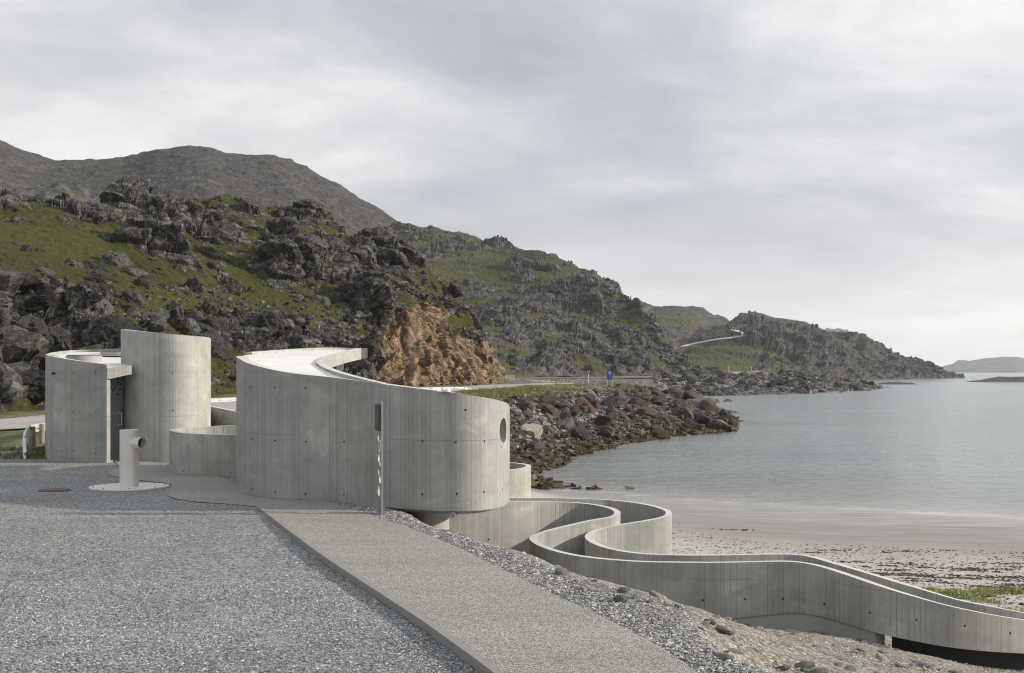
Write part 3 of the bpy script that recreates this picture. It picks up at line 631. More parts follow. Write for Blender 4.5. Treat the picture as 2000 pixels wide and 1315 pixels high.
reef('skerry', [(1690, 758, 700), (1715, 751, 700), (1745, 748, 700), (1775, 748.5, 700), (1800, 752, 700), (1815, 757, 700)], 20, 95, 5)

# ------------------------------------------------------------------ roads
def ribbon(name, L, Rr, material, off=.05, n=140, drape=True, parent=None, sub=6, kind='structure', uvs=False):
    """strip between two polylines of (X, Y[, Z])"""
    def res(p):
        p = np.array(p, float); q = cat(p, 24); s = np.concatenate([[0], np.cumsum(np.linalg.norm(np.diff(q[:, :2], axis=0), axis=1))])
        t = np.linspace(0, s[-1], n); return np.stack([np.interp(t, s, q[:, k]) for k in range(q.shape[1])], 1)
    a, b_ = res(L), res(Rr); rows = []
    for k in range(sub+1):
        q = a+(b_-a)*k/sub
        z = (CZ-ground_h(q[:, 0], q[:, 1])+off) if drape else q[:, 2]
        rows.append(np.stack([q[:, 0], q[:, 1], z], 1))
    A = np.array(rows).transpose(1, 0, 2); idx = np.arange(n*(sub+1)).reshape(n, sub+1)
    Q = np.stack([idx[:-1, :-1], idx[1:, :-1], idx[1:, 1:], idx[:-1, 1:]], -1).reshape(-1, 4)
    V = A.reshape(-1, 3)
    o = mesh_np(name, V, Q, material, smooth=True, parent=parent)
    nz = o.data.polygons[0].normal.z
    if nz < 0: o.data.flip_normals()
    if kind: o['kind'] = kind
    return o
def cat(p, sub=24):
    p = np.asarray(p, float); q = np.vstack([2*p[0]-p[1], p, 2*p[-1]-p[-2]]); out = []
    for i in range(1, len(q)-2):
        t = np.linspace(0, 1, sub, endpoint=False)[:, None]; a, b_, c_, d = q[i-1], q[i], q[i+1], q[i+2]
        out.append(.5*((2*b_)+(c_-a)*t+(2*a-5*b_+4*c_-d)*t*t+(3*b_-a-3*c_+d)*t**3))
    out.append(p[-1:]); return np.vstack(out)
def offset(p, d):
    p = np.asarray(p, float); t = np.gradient(p[:, :2], axis=0); t /= np.linalg.norm(t, axis=1, keepdims=True); n = np.stack([-t[:, 1], t[:, 0]], 1)
    q = p.copy(); q[:, :2] += n*d; return q
def road_c(pts): return [(x, y) for x, y, z in (G(px, py, h) for px, py, h in pts)]
near_c = np.array([(-60, 21), (-33, 40), (-24.5, 48), (-21.5, 58), (-21, 75), (-19, 92), (-14.2, 118), (-9.5, 140), (-5, 165), (.5, 190), (7.5, 214), (14.5, 238), (14, 262), (9, 290), (2.5, 330), (-4, 352)])
near_c = cat(near_c, 10)
ribbon('road', offset(near_c, 3.1), offset(near_c, -3.1), M_ROAD, .055, 300, sub=6)
for d, nm in ((2.85, 0), (-2.85, 0), (0.0, 1)):
    q = near_c[:100]
    if nm == 0:
        ribbon('edge_line', offset(q, d+.06), offset(q, d-.06), M_LINE, .064, 200, sub=1)
far_c = cat(np.array([(-6, 395), (0, 408), (20, 420), (50, 455), (80, 500), (98, 560), (124, 630), (150, 700)]), 12)
def rib_h(name, cpts, w, hs, n=120):
    cp = np.asarray(cpts); y = cp[:, 1]; z = CZ-np.interp(y, *hs)
    q = np.column_stack([cp, z]); a, b_ = offset(q, w), offset(q, -w)
    return ribbon(name, a, b_, M_ROAD, 0, n, drape=False, sub=2)
rib_h('road', far_c, 4.2, ([390, 420, 480, 545, 600, 640, 700], [2.15, 2.12, 2.1, 1.6, .55, -.1, 0.1]))
def on_surf(name, px, py):
    best = None
    for nm, (V, U, FR, N, r) in SURF.items():
        if nm != name: continue
        qx = CX+F*V[:, 0]/V[:, 1]; qy = YH-F*(V[:, 2]-CZ)/V[:, 1]; i = np.argmin((qx-px)**2+(qy-py)**2); best = V[i]
    return best
hr = [(1318, 682), (1335, 676), (1365, 669), (1400, 662.5), (1425, 660), (1447, 656.5), (1452, 651), (1444, 647), (1428, 644.5)]
hw = [1.2, 1.4, 1.4, 1.3, 1.3, 1.3, 1.8, 1.6, 1.2]
la, lb = [], []
hra = np.array(hr); tt_ = np.linspace(0, len(hr)-1, 46)
hw = np.interp(tt_, range(len(hr)), hw); hr = list(zip(np.interp(tt_, range(len(hra)), hra[:, 0]), np.interp(tt_, range(len(hra)), hra[:, 1])))
for (px, py), w in zip(hr, hw):
    v = on_surf('headland', px, py); z = v[1]-42
    la.append(tuple(P(px, py-w, z+6))); lb.append(tuple(P(px, py+w, z-6)))
ribbon('road', la, lb, M_ROAD, 0, 60, drape=False, sub=1)

# ------------------------------------------------------------------ path, kerb, ground details
LP_ = [(224, 903), (232, 912), (211, 922), (222, 931), (271, 938.5), (323, 945), (337, 951), (325, 963), (340, 974), (383, 981), (440, 985), (500, 990.5), (600, 1075), (740, 1172), (820, 1226), (940, 1315), (1010, 1372)]
RP_ = [(250, 898), (290, 901), (330, 915), (365, 925), (420, 930), (462, 948), (470, 963), (500, 972), (540, 976), (580, 977.5), (610, 978.5), (640, 981), (735, 1012), (850, 1053), (960, 1105), (1081, 1165), (1202, 1222), (1323, 1290), (1420, 1372)]
Lw = [G(px, py)[:2] for px, py in LP_]; Rw = [G(px, py)[:2] for px, py in RP_]
ribbon('path', Lw[:12], Rw[:12], M_PATH, .012, 160, sub=4)
ribbon('path', Lw[11:], Rw[11:], M_PATH, .024, 160, sub=4)
def kerb():
    root = empty('kerb', G(620, 1090)); tag(root, 'straight low concrete kerb edging the aggregate path beside the gravel', 'kerb')
    q = cat(np.array([g for g in Lw[11:]]), 20); s = np.concatenate([[0], np.cumsum(np.linalg.norm(np.diff(q, axis=0), axis=1))])
    nseg = 8; ed = np.linspace(0, s[-1], nseg+1)
    for k in range(nseg):
        t = np.linspace(ed[k]+.004, ed[k+1]-.004, 8); c_ = np.stack([np.interp(t, s, q[:, i]) for i in range(2)], 1)
        a, b_ = offset(c_, -.005), offset(c_, .075)      # left side of travel is the gravel side
        bm = bmesh.new(); secs = []
        for i in range(8):
            top = 5.0+.032+.055*min(1, t[i]/5.0); 
            secs.append([bm.verts.new((a[i][0], a[i][1], top)), bm.verts.new((b_[i][0], b_[i][1], top)), bm.verts.new((b_[i][0], b_[i][1], 4.9)), bm.verts.new((a[i][0], a[i][1], 4.9))])
        for i in range(7):
            for j in range(4): bm.faces.new((secs[i][j], secs[i][(j+1) % 4], secs[i+1][(j+1) % 4], secs[i+1][j]))
        bm.faces.new(secs[0]); bm.faces.new(secs[-1][::-1])
        from_bm('kerb_stone', bm, M_KERB, root)
kerb()

# ------------------------------------------------------------------ concrete walls
BW = .095
def wall_curve(pts):
    q = cat(np.array(pts, float), 30); s = np.concatenate([[0], np.cumsum(np.linalg.norm(np.diff(q[:, :2], axis=0), axis=1))]); return q, s
def wall(name, pts, parent, t=.16, material=None, inset=0., u0=0., mortar=True, s0=None, s1=None):
    """board-formed wall; pts (X, Y, ztop, zbot) run so that the outer face is on the right of travel"""
    q, s = wall_curve(pts); lo = 0 if s0 is None else s0; hi = s[-1] if s1 is None else s1
    nb = int((hi-lo)/BW)+1; ss_ = []
    for k in range(nb):
        a = lo+k*BW; b_ = min(a+BW, hi); ss_ += [(a+.003, k), (b_-.003, k)]
    S_ = np.array([x[0] for x in ss_]); K = np.array([x[1] for x in ss_]); S_[0] = lo; S_[-1] = hi
    c_ = np.stack([np.interp(S_, s, q[:, i]) for i in range(4)], 1)
    tq = np.gradient(q[:, :2], axis=0); tq /= np.linalg.norm(tq, axis=1, keepdims=True)
    T = np.stack([np.interp(S_, s, tq[:, i]) for i in range(2)], 1); T /= np.linalg.norm(T, axis=1, keepdims=True)
    N = np.stack([T[:, 1], -T[:, 0]], 1)
    rnd = np.random.default_rng(abs(hash(name)) % 1000 if False else int(len(name)*31+len(pts)*7)); ro = rnd.uniform(0, .003, nb+1); ri = rnd.uniform(0, .003, nb+1)
    fo = c_[:, :2]+N*(ro[K]-inset)[:, None]; bo = c_[:, :2]-N*(t-inset+ri[K])[:, None]
    n = len(S_); V = np.zeros((n, 4, 3))
    V[:, 0, :2] = fo; V[:, 0, 2] = c_[:, 2]; V[:, 1, :2] = fo; V[:, 1, 2] = c_[:, 3]
    V[:, 2, :2] = bo; V[:, 2, 2] = c_[:, 3]; V[:, 3, :2] = bo; V[:, 3, 2] = c_[:, 2]
    faces, uv = [], []
    U = S_+u0
    for i in range(n-1):
        a, b_ = i*4, (i+1)*4
        faces.append((a, a+1, b_+1, b_)); uv += [(U[i], c_[i, 2]), (U[i], c_[i, 3]), (U[i+1], c_[i+1, 3]), (U[i+1], c_[i+1, 2])]
        faces.append((a+2, a+3, b_+3, b_+2)); uv += [(U[i]+40, c_[i, 3]), (U[i]+40, c_[i, 2]), (U[i+1]+40, c_[i+1, 2]), (U[i+1]+40, c_[i+1, 3])]
        faces.append((a+3, a, b_, b_+3)); uv += [(70+U[i]*.13, .2+i*.01), (70+U[i]*.13, 0+i*.01), (70+U[i+1]*.13, 0+i*.01+.01), (70+U[i+1]*.13, .2+i*.01+.01)]
        faces.append((a+1, a+2, b_+2, b_+1)); uv += [(90, 0), (90, .2), (90.1, .2), (90.1, 0)]
    e = (n-1)*4
    faces.append((0, 3, 2, 1)); uv += [(50, c_[0, 2]), (50+t, c_[0, 2]), (50+t, c_[0, 3]), (50, c_[0, 3])]
    faces.append((e, e+1, e+2, e+3)); uv += [(52, c_[-1, 2]), (52, c_[-1, 3]), (52+t, c_[-1, 3]), (52+t, c_[-1, 2])]
    o = mesh_np(name, V.reshape(-1, 3), faces, material or M_CONC, parent, uv=uv)
    o.data.materials.append(M_RIM); mi = np.zeros(len(faces), np.int32); mi[2:4*(n-1):4] = 1; o.data.polygons.foreach_set('material_index', mi)
    return o, (q, s)
def near_face(curve, px, front=True):
    """point and outward normal on the outer face where it projects to px (nearest to the camera)"""
    q, s = curve; X = CX+F*q[:, 0]/q[:, 1]; best = None
    for i in range(len(q)-1):
        if (X[i]-px)*(X[i+1]-px) <= 0:
            f = 0 if X[i+1] == X[i] else (px-X[i])/(X[i+1]-X[i]); p = q[i]+(q[i+1]-q[i])*f; tt = q[i+1, :2]-q[i, :2]; tt = tt/np.linalg.norm(tt); n = np.array([tt[1], -tt[0]])
            if n @ p[:2] < 0 and (best is None or p[1] < best[0][1]): best = (p, n)
    return best
def cut_holes(o, curve, holes, parent=None):
    """tie holes: (px, py) recesses of 2.5 cm in the outer face"""
    bm = bmesh.new()
    for px, py in holes:
        b_ = near_face(curve, px)
        if b_ is None: continue
        p, n = b_; c3 = Vector((p[0], p[1], CZ-(py-YH)/F*p[1])); n3 = Vector((n[0], n[1], 0))
        cyl(bm, c3-n3*.035, c3+n3*.03, .017, .021, 12)
    boolean(o, bm, M_HOLE)
def boolean(o, bm, hole_mat=None):
    me = bpy.data.meshes.new('c'); bmesh.ops.recalc_face_normals(bm, faces=bm.faces); bm.to_mesh(me); bm.free()
    if hole_mat: me.materials.append(hole_mat)
    cu = bpy.data.objects.new('c', me); COL.objects.link(cu)
    md = o.modifiers.new('b', 'BOOLEAN'); md.object = cu; md.operation = 'DIFFERENCE'; md.solver = 'EXACT'; md.material_mode = 'TRANSFER'
    bpy.context.view_layer.update()
    dg = bpy.context.evaluated_depsgraph_get(); ev = o.evaluated_get(dg); new = bpy.data.meshes.new_from_object(ev)
    old = o.data; nm = old.name; o.modifiers.clear(); o.data = new; bpy.data.meshes.remove(old); new.name = nm
    bpy.data.objects.remove(cu); bpy.data.meshes.remove(me)
def plate(name, outline, zf, th, material, parent, topo=0):
    """horizontal-ish slab: outline [(X, Y)], zf(X, Y) the top height"""
    pts = [Vector((x, y, 0)) for x, y in outline]; tri = tessellate_polygon([pts]); n = len(pts)
    bm = bmesh.new(); A = [bm.verts.new((p.x, p.y, zf(p.x, p.y))) for p in pts]; B = [bm.verts.new((p.x, p.y, zf(p.x, p.y)-th)) for p in pts]
    for t in tri:
        try: bm.faces.new([A[i] for i in t]); bm.faces.new([B[i] for i in t][::-1])
        except ValueError: pass
    for i in range(n): bm.faces.new((A[i], A[(i+1) % n], B[(i+1) % n], B[i]))
    return from_bm(name, bm, material, parent)
def W(px, z, ytop, hb): p = P(px, ytop, z); return (p[0], p[1], p[2], CZ-hb)

# ---- main shelter
def shelter():
    root = empty('shelter_building', G(700, 985)); tag(root, 'large crescent shaped board marked concrete shelter with white flat roof and one round window', 'building')
    pts = [W(560, 30.8, 738, 2.6), W(500, 29.2, 735, 2.6), W(472, 27.6, 700, 2.6), W(462.5, 26.2, 696, 2.55), W(465, 25.45, 699.5, 2.53), W(485, 24.75, 709.5, 2.52), W(520, 24.3, 719.5, 2.52), W(570, 24.0, 729, 2.52),
           W(640, 23.55, 736.5, 2.52), W(700, 23.05, 744, 2.51), W(760, 22.5, 752, 2.5), W(820, 22.08, 759.5, 2.5), W(880, 21.88, 766.5, 2.5), W(930, 21.97, 774, 2.5), W(965, 22.3, 780, 2.5), W(986, 22.85, 786, 2.5), W(995, 23.65, 792, 2.5), W(990, 24.6, 799, 2.5), W(965, 25.5, 808, 2.5), W(920, 26.2, 815, 2.5), W(860, 26.8, 815, 2.5), W(800, 27.4, 812, 2.5)]
    o, cv = wall('outer_wall', pts, root, t=.2)
    bm = bmesh.new()
    p, n = near_face(cv, 983.5); c3 = Vector((p[0], p[1], CZ-(841-YH)/F*p[1])); ax = Vector((n[0], n[1], 0)).normalized()
    ax = Vector((.80, -.60, 0)).normalized()
    cyl(bm, c3-ax*.5, c3+ax*.35, .232, seg=48); boolean(o, bm, M_TRIM)
    cut_holes(o, cv, [(490, 757), (537, 757), (597, 758), (491, 858), (537, 861), (598, 863), (672, 863), (825, 862), (890, 864), (946, 862), (980, 873),
                      (493, 955), (538, 962), (597, 965), (672, 967), (825, 966), (892, 965), (945, 961), (981, 956), (909, 801)])
    # roof: one plane falling to the front
    rim = cat(np.array([P(462.5, 0, 26.2)[:2], P(465, 0, 25.45)[:2], P(485, 0, 24.75)[:2], P(520, 0, 24.3)[:2], P(570, 0, 24.0)[:2], P(640, 0, 23.55)[:2], P(700, 0, 23.05)[:2], P(760, 0, 22.55)[:2]]), 8)
    rim = offset(rim, .05)
    inner_px = [(757, 750.5, 22.75), (735, 746, 23.0), (700, 737, 23.5), (668, 728, 24.1), (645, 719, 24.9), (633.5, 711.5, 25.8), (633, 706, 26.8), (645, 698, 28.3), (668, 690.5, 29.9), (690, 685.5, 31.2), (706, 682, 32.0)]
    inner = cat(np.array([P(*t) for t in inner_px]), 8)
    outer_px = [(706, 681.5, 32.3), (670, 681.2, 32.3), (625, 680.8, 31.8), (560, 684, 30.6), (510, 687.5, 29.4), (480, 690, 28.2), (466, 693, 27.2)]
    outer = cat(np.array([P(*t) for t in outer_px]), 8)
    q, s = cv
    ztop = {}
    # heights: near the wall follow the wall top, near the inner edge follow it
    ctrl = [(v[0], v[1], v[2]) for v in q if v[1] < 26.3 and v[0] < -2.1][::6] + [tuple(v) for v in inner[::3]] + [tuple(v) for v in outer[::3]]
    C = np.array(ctrl)
    def zf(x, y):
        d = np.sqrt((C[:, 0]-x)**2+(C[:, 1]-y)**2)+.03; w = d**-3.0; return float((w*C[:, 2]).sum()/w.sum())-.035
    ol = [tuple(v[:2]) for v in rim] + [tuple(v[:2]) for v in offset(inner, .06)[1:]] + [tuple(v[:2]) for v in offset(outer, .06)]
    plate('roof', ol, zf, .16, M_ROOF, root)
    # upstand round the inner curve: outer face towards the court
    up = [(v[0], v[1], v[2]+.02, v[2]-.26) for v in inner[::4]]+[(inner[-1][0], inner[-1][1], inner[-1][2]+.02, inner[-1][2]-.22)]
    q2 = [(a, b_, c_, d) for a, b_, c_, d in up]
    wall('roof_upstand', q2, root, t=.15, material=M_CONC2)
    bk = [(v[0], v[1], v[2]+.02, v[2]-.26) for v in outer[:-6:4]]
    wall('roof_rim', bk, root, t=.14, material=M_CONC2)
    # floor slab on a round core
    fl = [(x, y) for x, y in offset(q[(q[:, 1] < 31)][::5][:, :2], .21)]
    plate('floor_slab', fl, lambda x, y: CZ-2.40, .17, M_TRIM, root)
    bm = bmesh.new(); p0 = PH(836, 2.57, 24.3); cyl(bm, (p0[0], p0[1], CZ-4.6), (p0[0], p0[1], CZ-2.575), .42, seg=48); cc = from_bm('round_column', bm, M_TRIM, root, smooth=False)
    bm = bmesh.new(); p0 = PH(768, 2.57, 24.8); cyl(bm, (p0[0], p0[1], CZ-4.6), (p0[0], p0[1], CZ-2.575), .30, seg=32); from_bm('round_column', bm, M_TRIM, root)
    # scupper
    b_ = near_face(cv, 868); p, n = b_; c3 = Vector((p[0], p[1], CZ-(764.5-YH)/F*p[1])); n3 = Vector((n[0], n[1], 0)); tt = Vector((-n[1], n[0], 0))
    bm = bmesh.new(); M4 = Matrix.Translation(c3+n3*.04) @ Matrix(((tt.x, n3.x, 0, 0), (tt.y, n3.y, 0, 0), (0, 0, 1, 0), (0, 0, 0, 1)))
    box(bm, (0, 0, 0), (.20, .22, .012), M=M4); box(bm, (-.094, 0, .022), (.010, .22, .032), M=M4); box(bm, (.094, 0, .022), (.010, .22, .032), M=M4)
    from_bm('drain_spout', bm, M_GALV, root)
    b_ = near_face(cv, 884); p, n = b_; c3 = Vector((p[0], p[1], CZ-2.56)); bm = bmesh.new(); cyl(bm, c3-Vector((n[0], n[1], 0))*.3, c3+Vector((n[0], n[1], 0))*.05, .055, seg=20); from_bm('drain_pipe', bm, M_DKSTEEL, root)
    return root
shelter()

# ---- toilet building on the left
def toilets():
    root = empty('toilet_building', G(150, 904)); tag(root, 'small round walled concrete building with a tall half round tower and spotted grey door', 'building')
    L = [W(242, 39.4, 681, 2.5), W(190, 40.0, 682.5, 2.5), W(140, 39.6, 684.5, 2.5), W(105, 38.0, 688, 2.5), W(90.5, 36.2, 692, 2.5), W(91, 34.9, 693.5, 2.5), W(110, 34.0, 698, 2.5), W(150, 33.65, 704.5, 2.5), W(208.5, 33.4, 712, 2.5)]
    o, cv = wall('curved_wall', L, root, t=.17, material=M_CONC)
    cut_holes(o, cv, [(110, 800), (144, 804), (187, 804), (144, 728), (187, 728), (110, 881), (144, 881), (187, 886)])
    Tp = [(236, 34.95, 643.5), (250, 34.35, 645), (280, 33.95, 648), (320, 33.8, 651.5), (360, 34.0, 655), (392, 34.7, 657.5), (408, 35.7, 659.5), (411.3, 36.8, 661.5), (401, 38, 664), (370, 39, 666), (320, 39.5, 667), (262, 39.4, 667), (241, 38.4, 665)]
    o, cv2 = wall('tower_wall', [W(a, z, y, 2.5) for a, z, y in Tp], root, t=.17, material=M_CONC2)
    cut_holes(o, cv2, [(264, 731), (337, 728), (397, 728), (264, 805), (338, 802), (397, 802), (340, 878), (268, 880)])
    zf = lambda x, y: CZ+.083+.085*(y-33.4)
    ol = [P(a, 0, z)[:2] for a, z in ((209, 33.42), (256.5, 33.72), (256, 34.4), (243, 35.1), (243, 39.2), (190, 39.8), (141, 39.4), (107, 37.9), (94, 36.2), (95, 35.0), (113, 34.2), (150, 33.85), (206, 33.62))]
    plate('roof', [tuple(v) for v in ol], zf, .16, M_ROOF, root)
    a, b_ = P(209.5, 0, 33.40), P(257.5, 0, 33.68)
    wall('canopy_beam', [(a[0], a[1], CZ+.085, CZ-.23), tuple((a[:2]+b_[:2])/2)+(CZ+.115, CZ-.155), (b_[0], b_[1], CZ+.145, CZ-.085)], root, t=.15, material=M_CONC2)
    for px, z, r, yt in ((164, 35.6, .50, 695), (240, 38.0, .66, 687.5)):
        cx, cy = P(px, 0, z)[:2]; zt = CZ+(YH-yt)/F*z; zb = zf(cx, cy)-.02
        sk = bmesh.new(); tube(sk, (cx, cy, zb), (cx, cy, zt), r, r-.09, 48); ko = from_bm('skylight', sk, M_TRIM, root)
        ld = bmesh.new(); cyl(ld, (cx, cy, zt-.01), (cx, cy, zt+.02), r-.03, seg=48); g = from_bm('skylight_glass', ld, M_GLASS, None)
        g.parent = ko; g.matrix_parent_inverse = Matrix.Identity(4)
    # door and transom, with drilled holes
    a, b_ = P(203, 0, 34.05), P(238.5, 0, 34.55); d = Vector((b_[0]-a[0], b_[1]-a[1], 0)); w = d.length; d.normalize(); n3 = Vector((d.y, -d.x, 0))
    def panel(nm, z0, z1, holes, mm, par):
        bm = bmesh.new(); M4 = Matrix.Translation(Vector((a[0], a[1], 0))) @ Matrix(((d.x, n3.x, 0, 0), (d.y, n3.y, 0, 0), (0, 0, 1, 0), (0, 0, 0, 1)))
        box(bm, (w/2, 0, (z0+z1)/2), (w, .05, z1-z0), M=M4); o = from_bm(nm, bm, mm, par)
        hb = bmesh.new()
        for px, py in holes:
            u = (px-209.0)/(238.5-209)*(w*.83)+w*.17; c3 = Vector((a[0], a[1], CZ-(py-YH)/F*34.3))+d*u; cyl(hb, c3-n3*.02, c3+n3*.08, .027, seg=16)
        boolean(o, hb, M_BLACK); return o
    panel('door_transom', CZ-.385, CZ+.05, [(215.8, 745), (227.8, 741), (229.3, 747.5), (233.5, 751)], M_DOOR, root)
    dr = panel('door', CZ-2.48, CZ-.392, [(215.3, 758), (219, 762.5), (223.3, 758), (233, 760), (214, 771), (228.7, 770.5)], M_DOOR, root)
    bm = bmesh.new(); 
    def dp(px, py, off): u = (px-209.0)/(29.5)*(w*.83)+w*.17; return Vector((a[0], a[1], CZ-(py-YH)/F*34.3))+d*u+n3*off
    cyl(bm, dp(233.5, 807, .09), dp(233.5, 831, .09), .012); cyl(bm, dp(229, 807, .02), dp(233.5, 807, .09), .012); cyl(bm, dp(229, 831, .02), dp(233.5, 831, .09), .012)
    h = from_bm('door_handle', bm, M_STEEL, None); h.parent = dr; h.matrix_parent_inverse = Matrix.Identity(4)
    bm = bmesh.new(); cyl(bm, dp(228, 834.5, .03), dp(239, 834.5, .07), .014); h = from_bm('door_lever', bm, M_DKSTEEL, None); h.parent = dr; h.matrix_parent_inverse = Matrix.Identity(4)
    # small fitting high on the wall
    p, n = near_face(cv, 107); c3 = Vector((p[0], p[1], CZ-(729.5-YH)/F*p[1])); n3b = Vector((n[0], n[1], 0)); tb = Vector((n3b.y*-1, n3b.x, 0))
    bm = bmesh.new(); cyl(bm, c3-n3b*.01, c3+n3b*.09, .03, seg=14); cyl(bm, c3+n3b*.06-tb*.05, c3+n3b*.06+tb*.06, .022, seg=12); from_bm('wall_fitting', bm, M_BLACK, root)
    # floor
    fl = [P(a_, 0, z)[:2] for a_, z in ((210, 33.5), (238, 34.4), (240, 38), (200, 39.5), (110, 37.5), (96, 35.5), (150, 34))]
    plate('floor_slab', [tuple(v) for v in fl], lambda x, y: CZ-2.46, .1, M_TRIM, root)
toilets()

def low_walls():
    rt = empty('ring_wall', G(400, 930)); tag(rt, 'low open concrete ring wall between the tower and the crescent shelter', 'wall')
    o, cv = wall('ring_shell', [W(500, 32.6, 830, 2.5), W(462, 32.6, 830.5, 2.5), (W(425, 32.5, 832, 2.5)), W(385, 32.2, 834.5, 2.5), W(350, 31.6, 837.2, 2.5), W(332.5, 30.9, 839, 2.5), W(332, 30.35, 841, 2.5), W(350, 29.85, 845.5, 2.5), W(395, 29.5, 848.5, 2.5), W(440, 29.3, 849.5, 2.5), W(500, 29.15, 850, 2.5)], rt, t=.12, material=M_CONC2)
    cut_holes(o, cv, [(359, 921), (450, 924)])
    rt = empty('sloping_wall', PH(440, 2.5, 37)); tag(rt, 'straight sloping concrete wall behind the low ring wall', 'wall')
    wall('wall_panel', [W(400, 38.2, 792, 2.5), W(440, 37.2, 800, 2.5), W(530, 35.6, 818, 2.5)], rt, t=.14)
    rt = empty('ring_wall', PH(1000, 3.5, 30)); tag(rt, 'narrow round concrete wall end showing at the right behind the shelter', 'wall')
    b = 3.9
    wall('ring_shell', [W(930, 29.0, 919.5, b), W(975, 29.0, 919, b), W(1005, 29.2, 917.5, b), W(1026, 29.6, 914.8, b), W(1036.5, 30.2, 911, b), W(1033, 30.9, 907.3, b), W(1010, 31.45, 904.2, b), W(975, 31.6, 903, b), W(930, 31.7, 903, b)], rt, t=.13, material=M_CONC2)
low_walls()

# ---- winding ramp
def zt(py, z): return CZ-(py-YH)/F*z
def ramp():
    root = empty('winding_ramp', PH(1400, 5.2, 25)); tag(root, 'winding concrete ramp with two curving parapets going down to the beach', 'ramp')
    w1 = [(800, 2.65, 976), (875, 2.70, 977.5), (930, 2.74, 978.5), (1000, 2.80, 980), (1060, 2.86, 980.5), (1110, 2.90, 981.5), (1150, 2.94, 985), (1180, 2.97, 990.5), (1196, 3.0, 996.5), (1199.5, 3.03, 1003), (1188, 3.07, 1009.5), (1150, 3.1, 1016), (1105, 3.16, 1026), (1065, 3.21, 1036), (1041, 3.26, 1044.5), (1034, 3.30, 1052), (1046, 3.33, 1063), (1075, 3.36, 1074.5), (1120, 3.39, 1085), (1180, 3.42, 1092.5), (1250, 3.445, 1097.5), (1320, 3.45, 1099), (1400, 3.445, 1099.5), (1480, 3.435, 1098), (1545, 3.43, 1097.5), (1590, 3.48, 1104), (1640, 3.56, 1119), (1712, 3.67, 1143.5), (1780, 3.80, 1164), (1850, 3.95, 1183), (1925, 4.10, 1199), (2000, 4.25, 1211.5), (2080, 4.40, 1222)]
    w2 = [(960, 2.84, 971), (1000, 2.87, 972), (1060, 2.9, 972), (1120, 2.93, 973), (1190, 2.98, 976), (1245, 3.02, 981.5), (1285, 3.06, 989), (1307, 3.09, 996.5), (1312, 3.12, 1003.5), (1300, 3.15, 1010.5), (1262, 3.19, 1018), (1210, 3.24, 1026.5), (1175, 3.28, 1034.5), (1157, 3.32, 1043.5), (1157, 3.35, 1052.5), (1175, 3.39, 1063.5), (1210, 3.42, 1073.5), (1260, 3.45, 1080.5), (1330, 3.46, 1083), (1400, 3.465, 1083), (1480, 3.465, 1081.5), (1545, 3.475, 1081.5), (1590, 3.51, 1087), (1640, 3.57, 1101), (1700, 3.66, 1118.5), (1780, 3.80, 1143), (1870, 4.0, 1170), (1940, 4.13, 1184.5), (2000, 4.25, 1196), (2080, 4.40, 1209)]
    def mk(L, hgt):
        out = []
        for px, h, py in L:
            p = G(px, py, h); out.append((p[0], p[1], p[2], p[2]-np.interp(px, [1046, 1300, 1400, 1715, 2000, 2080] if h > 3.3 else [0, 1], [hgt, 1.02, 1.02, .81, .57, .53] if h > 3.3 else [hgt, hgt])))
        return out
    a = mk(w1, 1.15); b_ = mk(w2, 1.05)
    o, cv = wall('parapet', a, root, t=.13, material=M_CONC)
    cut_holes(o, cv, [(1373, 1172.5), (1455, 1170.5), (1529, 1170), (1610, 1180.5), (1699, 1197), (1790, 1211), (1884, 1223), (1973, 1237), (954, 1054), (1060, 1118)])
    # second parapet: its outer face looks at the sea, so run it the other way round
    o2, cv2 = wall('parapet', b_[::-1], root, t=.13, material=M_CONC)
    ca, sa = wall_curve(a); cb, sb = wall_curve(b_)
    n = 120; ka = np.linspace(0, 1, n); ia = np.stack([np.interp(ka*sa[-1], sa, ca[:, i]) for i in range(4)], 1); ib = np.stack([np.interp(ka*sb[-1], sb, cb[:, i]) for i in range(4)], 1)
    # walk both curves together: match by nearest ordering
    V, Q = [], []
    for k in range(n):
        za = ia[k, 3]+.17; zb = za
        V += [(ia[k, 0], ia[k, 1], za), (ib[k, 0], ib[k, 1], zb), (ib[k, 0], ib[k, 1], zb-.1), (ia[k, 0], ia[k, 1], za-.1)]
    for k in range(n-1):
        for j in range(4): Q.append((4*k+j, 4*k+(j+1) % 4, 4*k+4+(j+1) % 4, 4*k+4+j))
    mesh_np('ramp_floor', V, Q, M_TRIM, root)
    # footing under the near parapet and a black plate standing in for the shaded void further on
    i0 = np.argmin(np.abs(CX+F*ca[:, 0]/ca[:, 1]-1300)+(ca[:, 2] > CZ-3.38)*999); i1 = np.argmin(np.abs(CX+F*ca[:, 0]/ca[:, 1]-1713)+(ca[:, 2] > CZ-3.38)*999)
    seg = ca[i0:i1+1:6]; ft = [(x, y, zb-.004, zb-.42) for x, y, zt_, zb in seg]
    wall('footing', ft, root, t=.34, material=M_TRIM, inset=.03)
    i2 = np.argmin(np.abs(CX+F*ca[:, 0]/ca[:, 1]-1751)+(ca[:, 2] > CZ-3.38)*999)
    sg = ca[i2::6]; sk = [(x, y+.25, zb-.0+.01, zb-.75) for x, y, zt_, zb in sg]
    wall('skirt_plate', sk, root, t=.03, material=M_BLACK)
ramp()

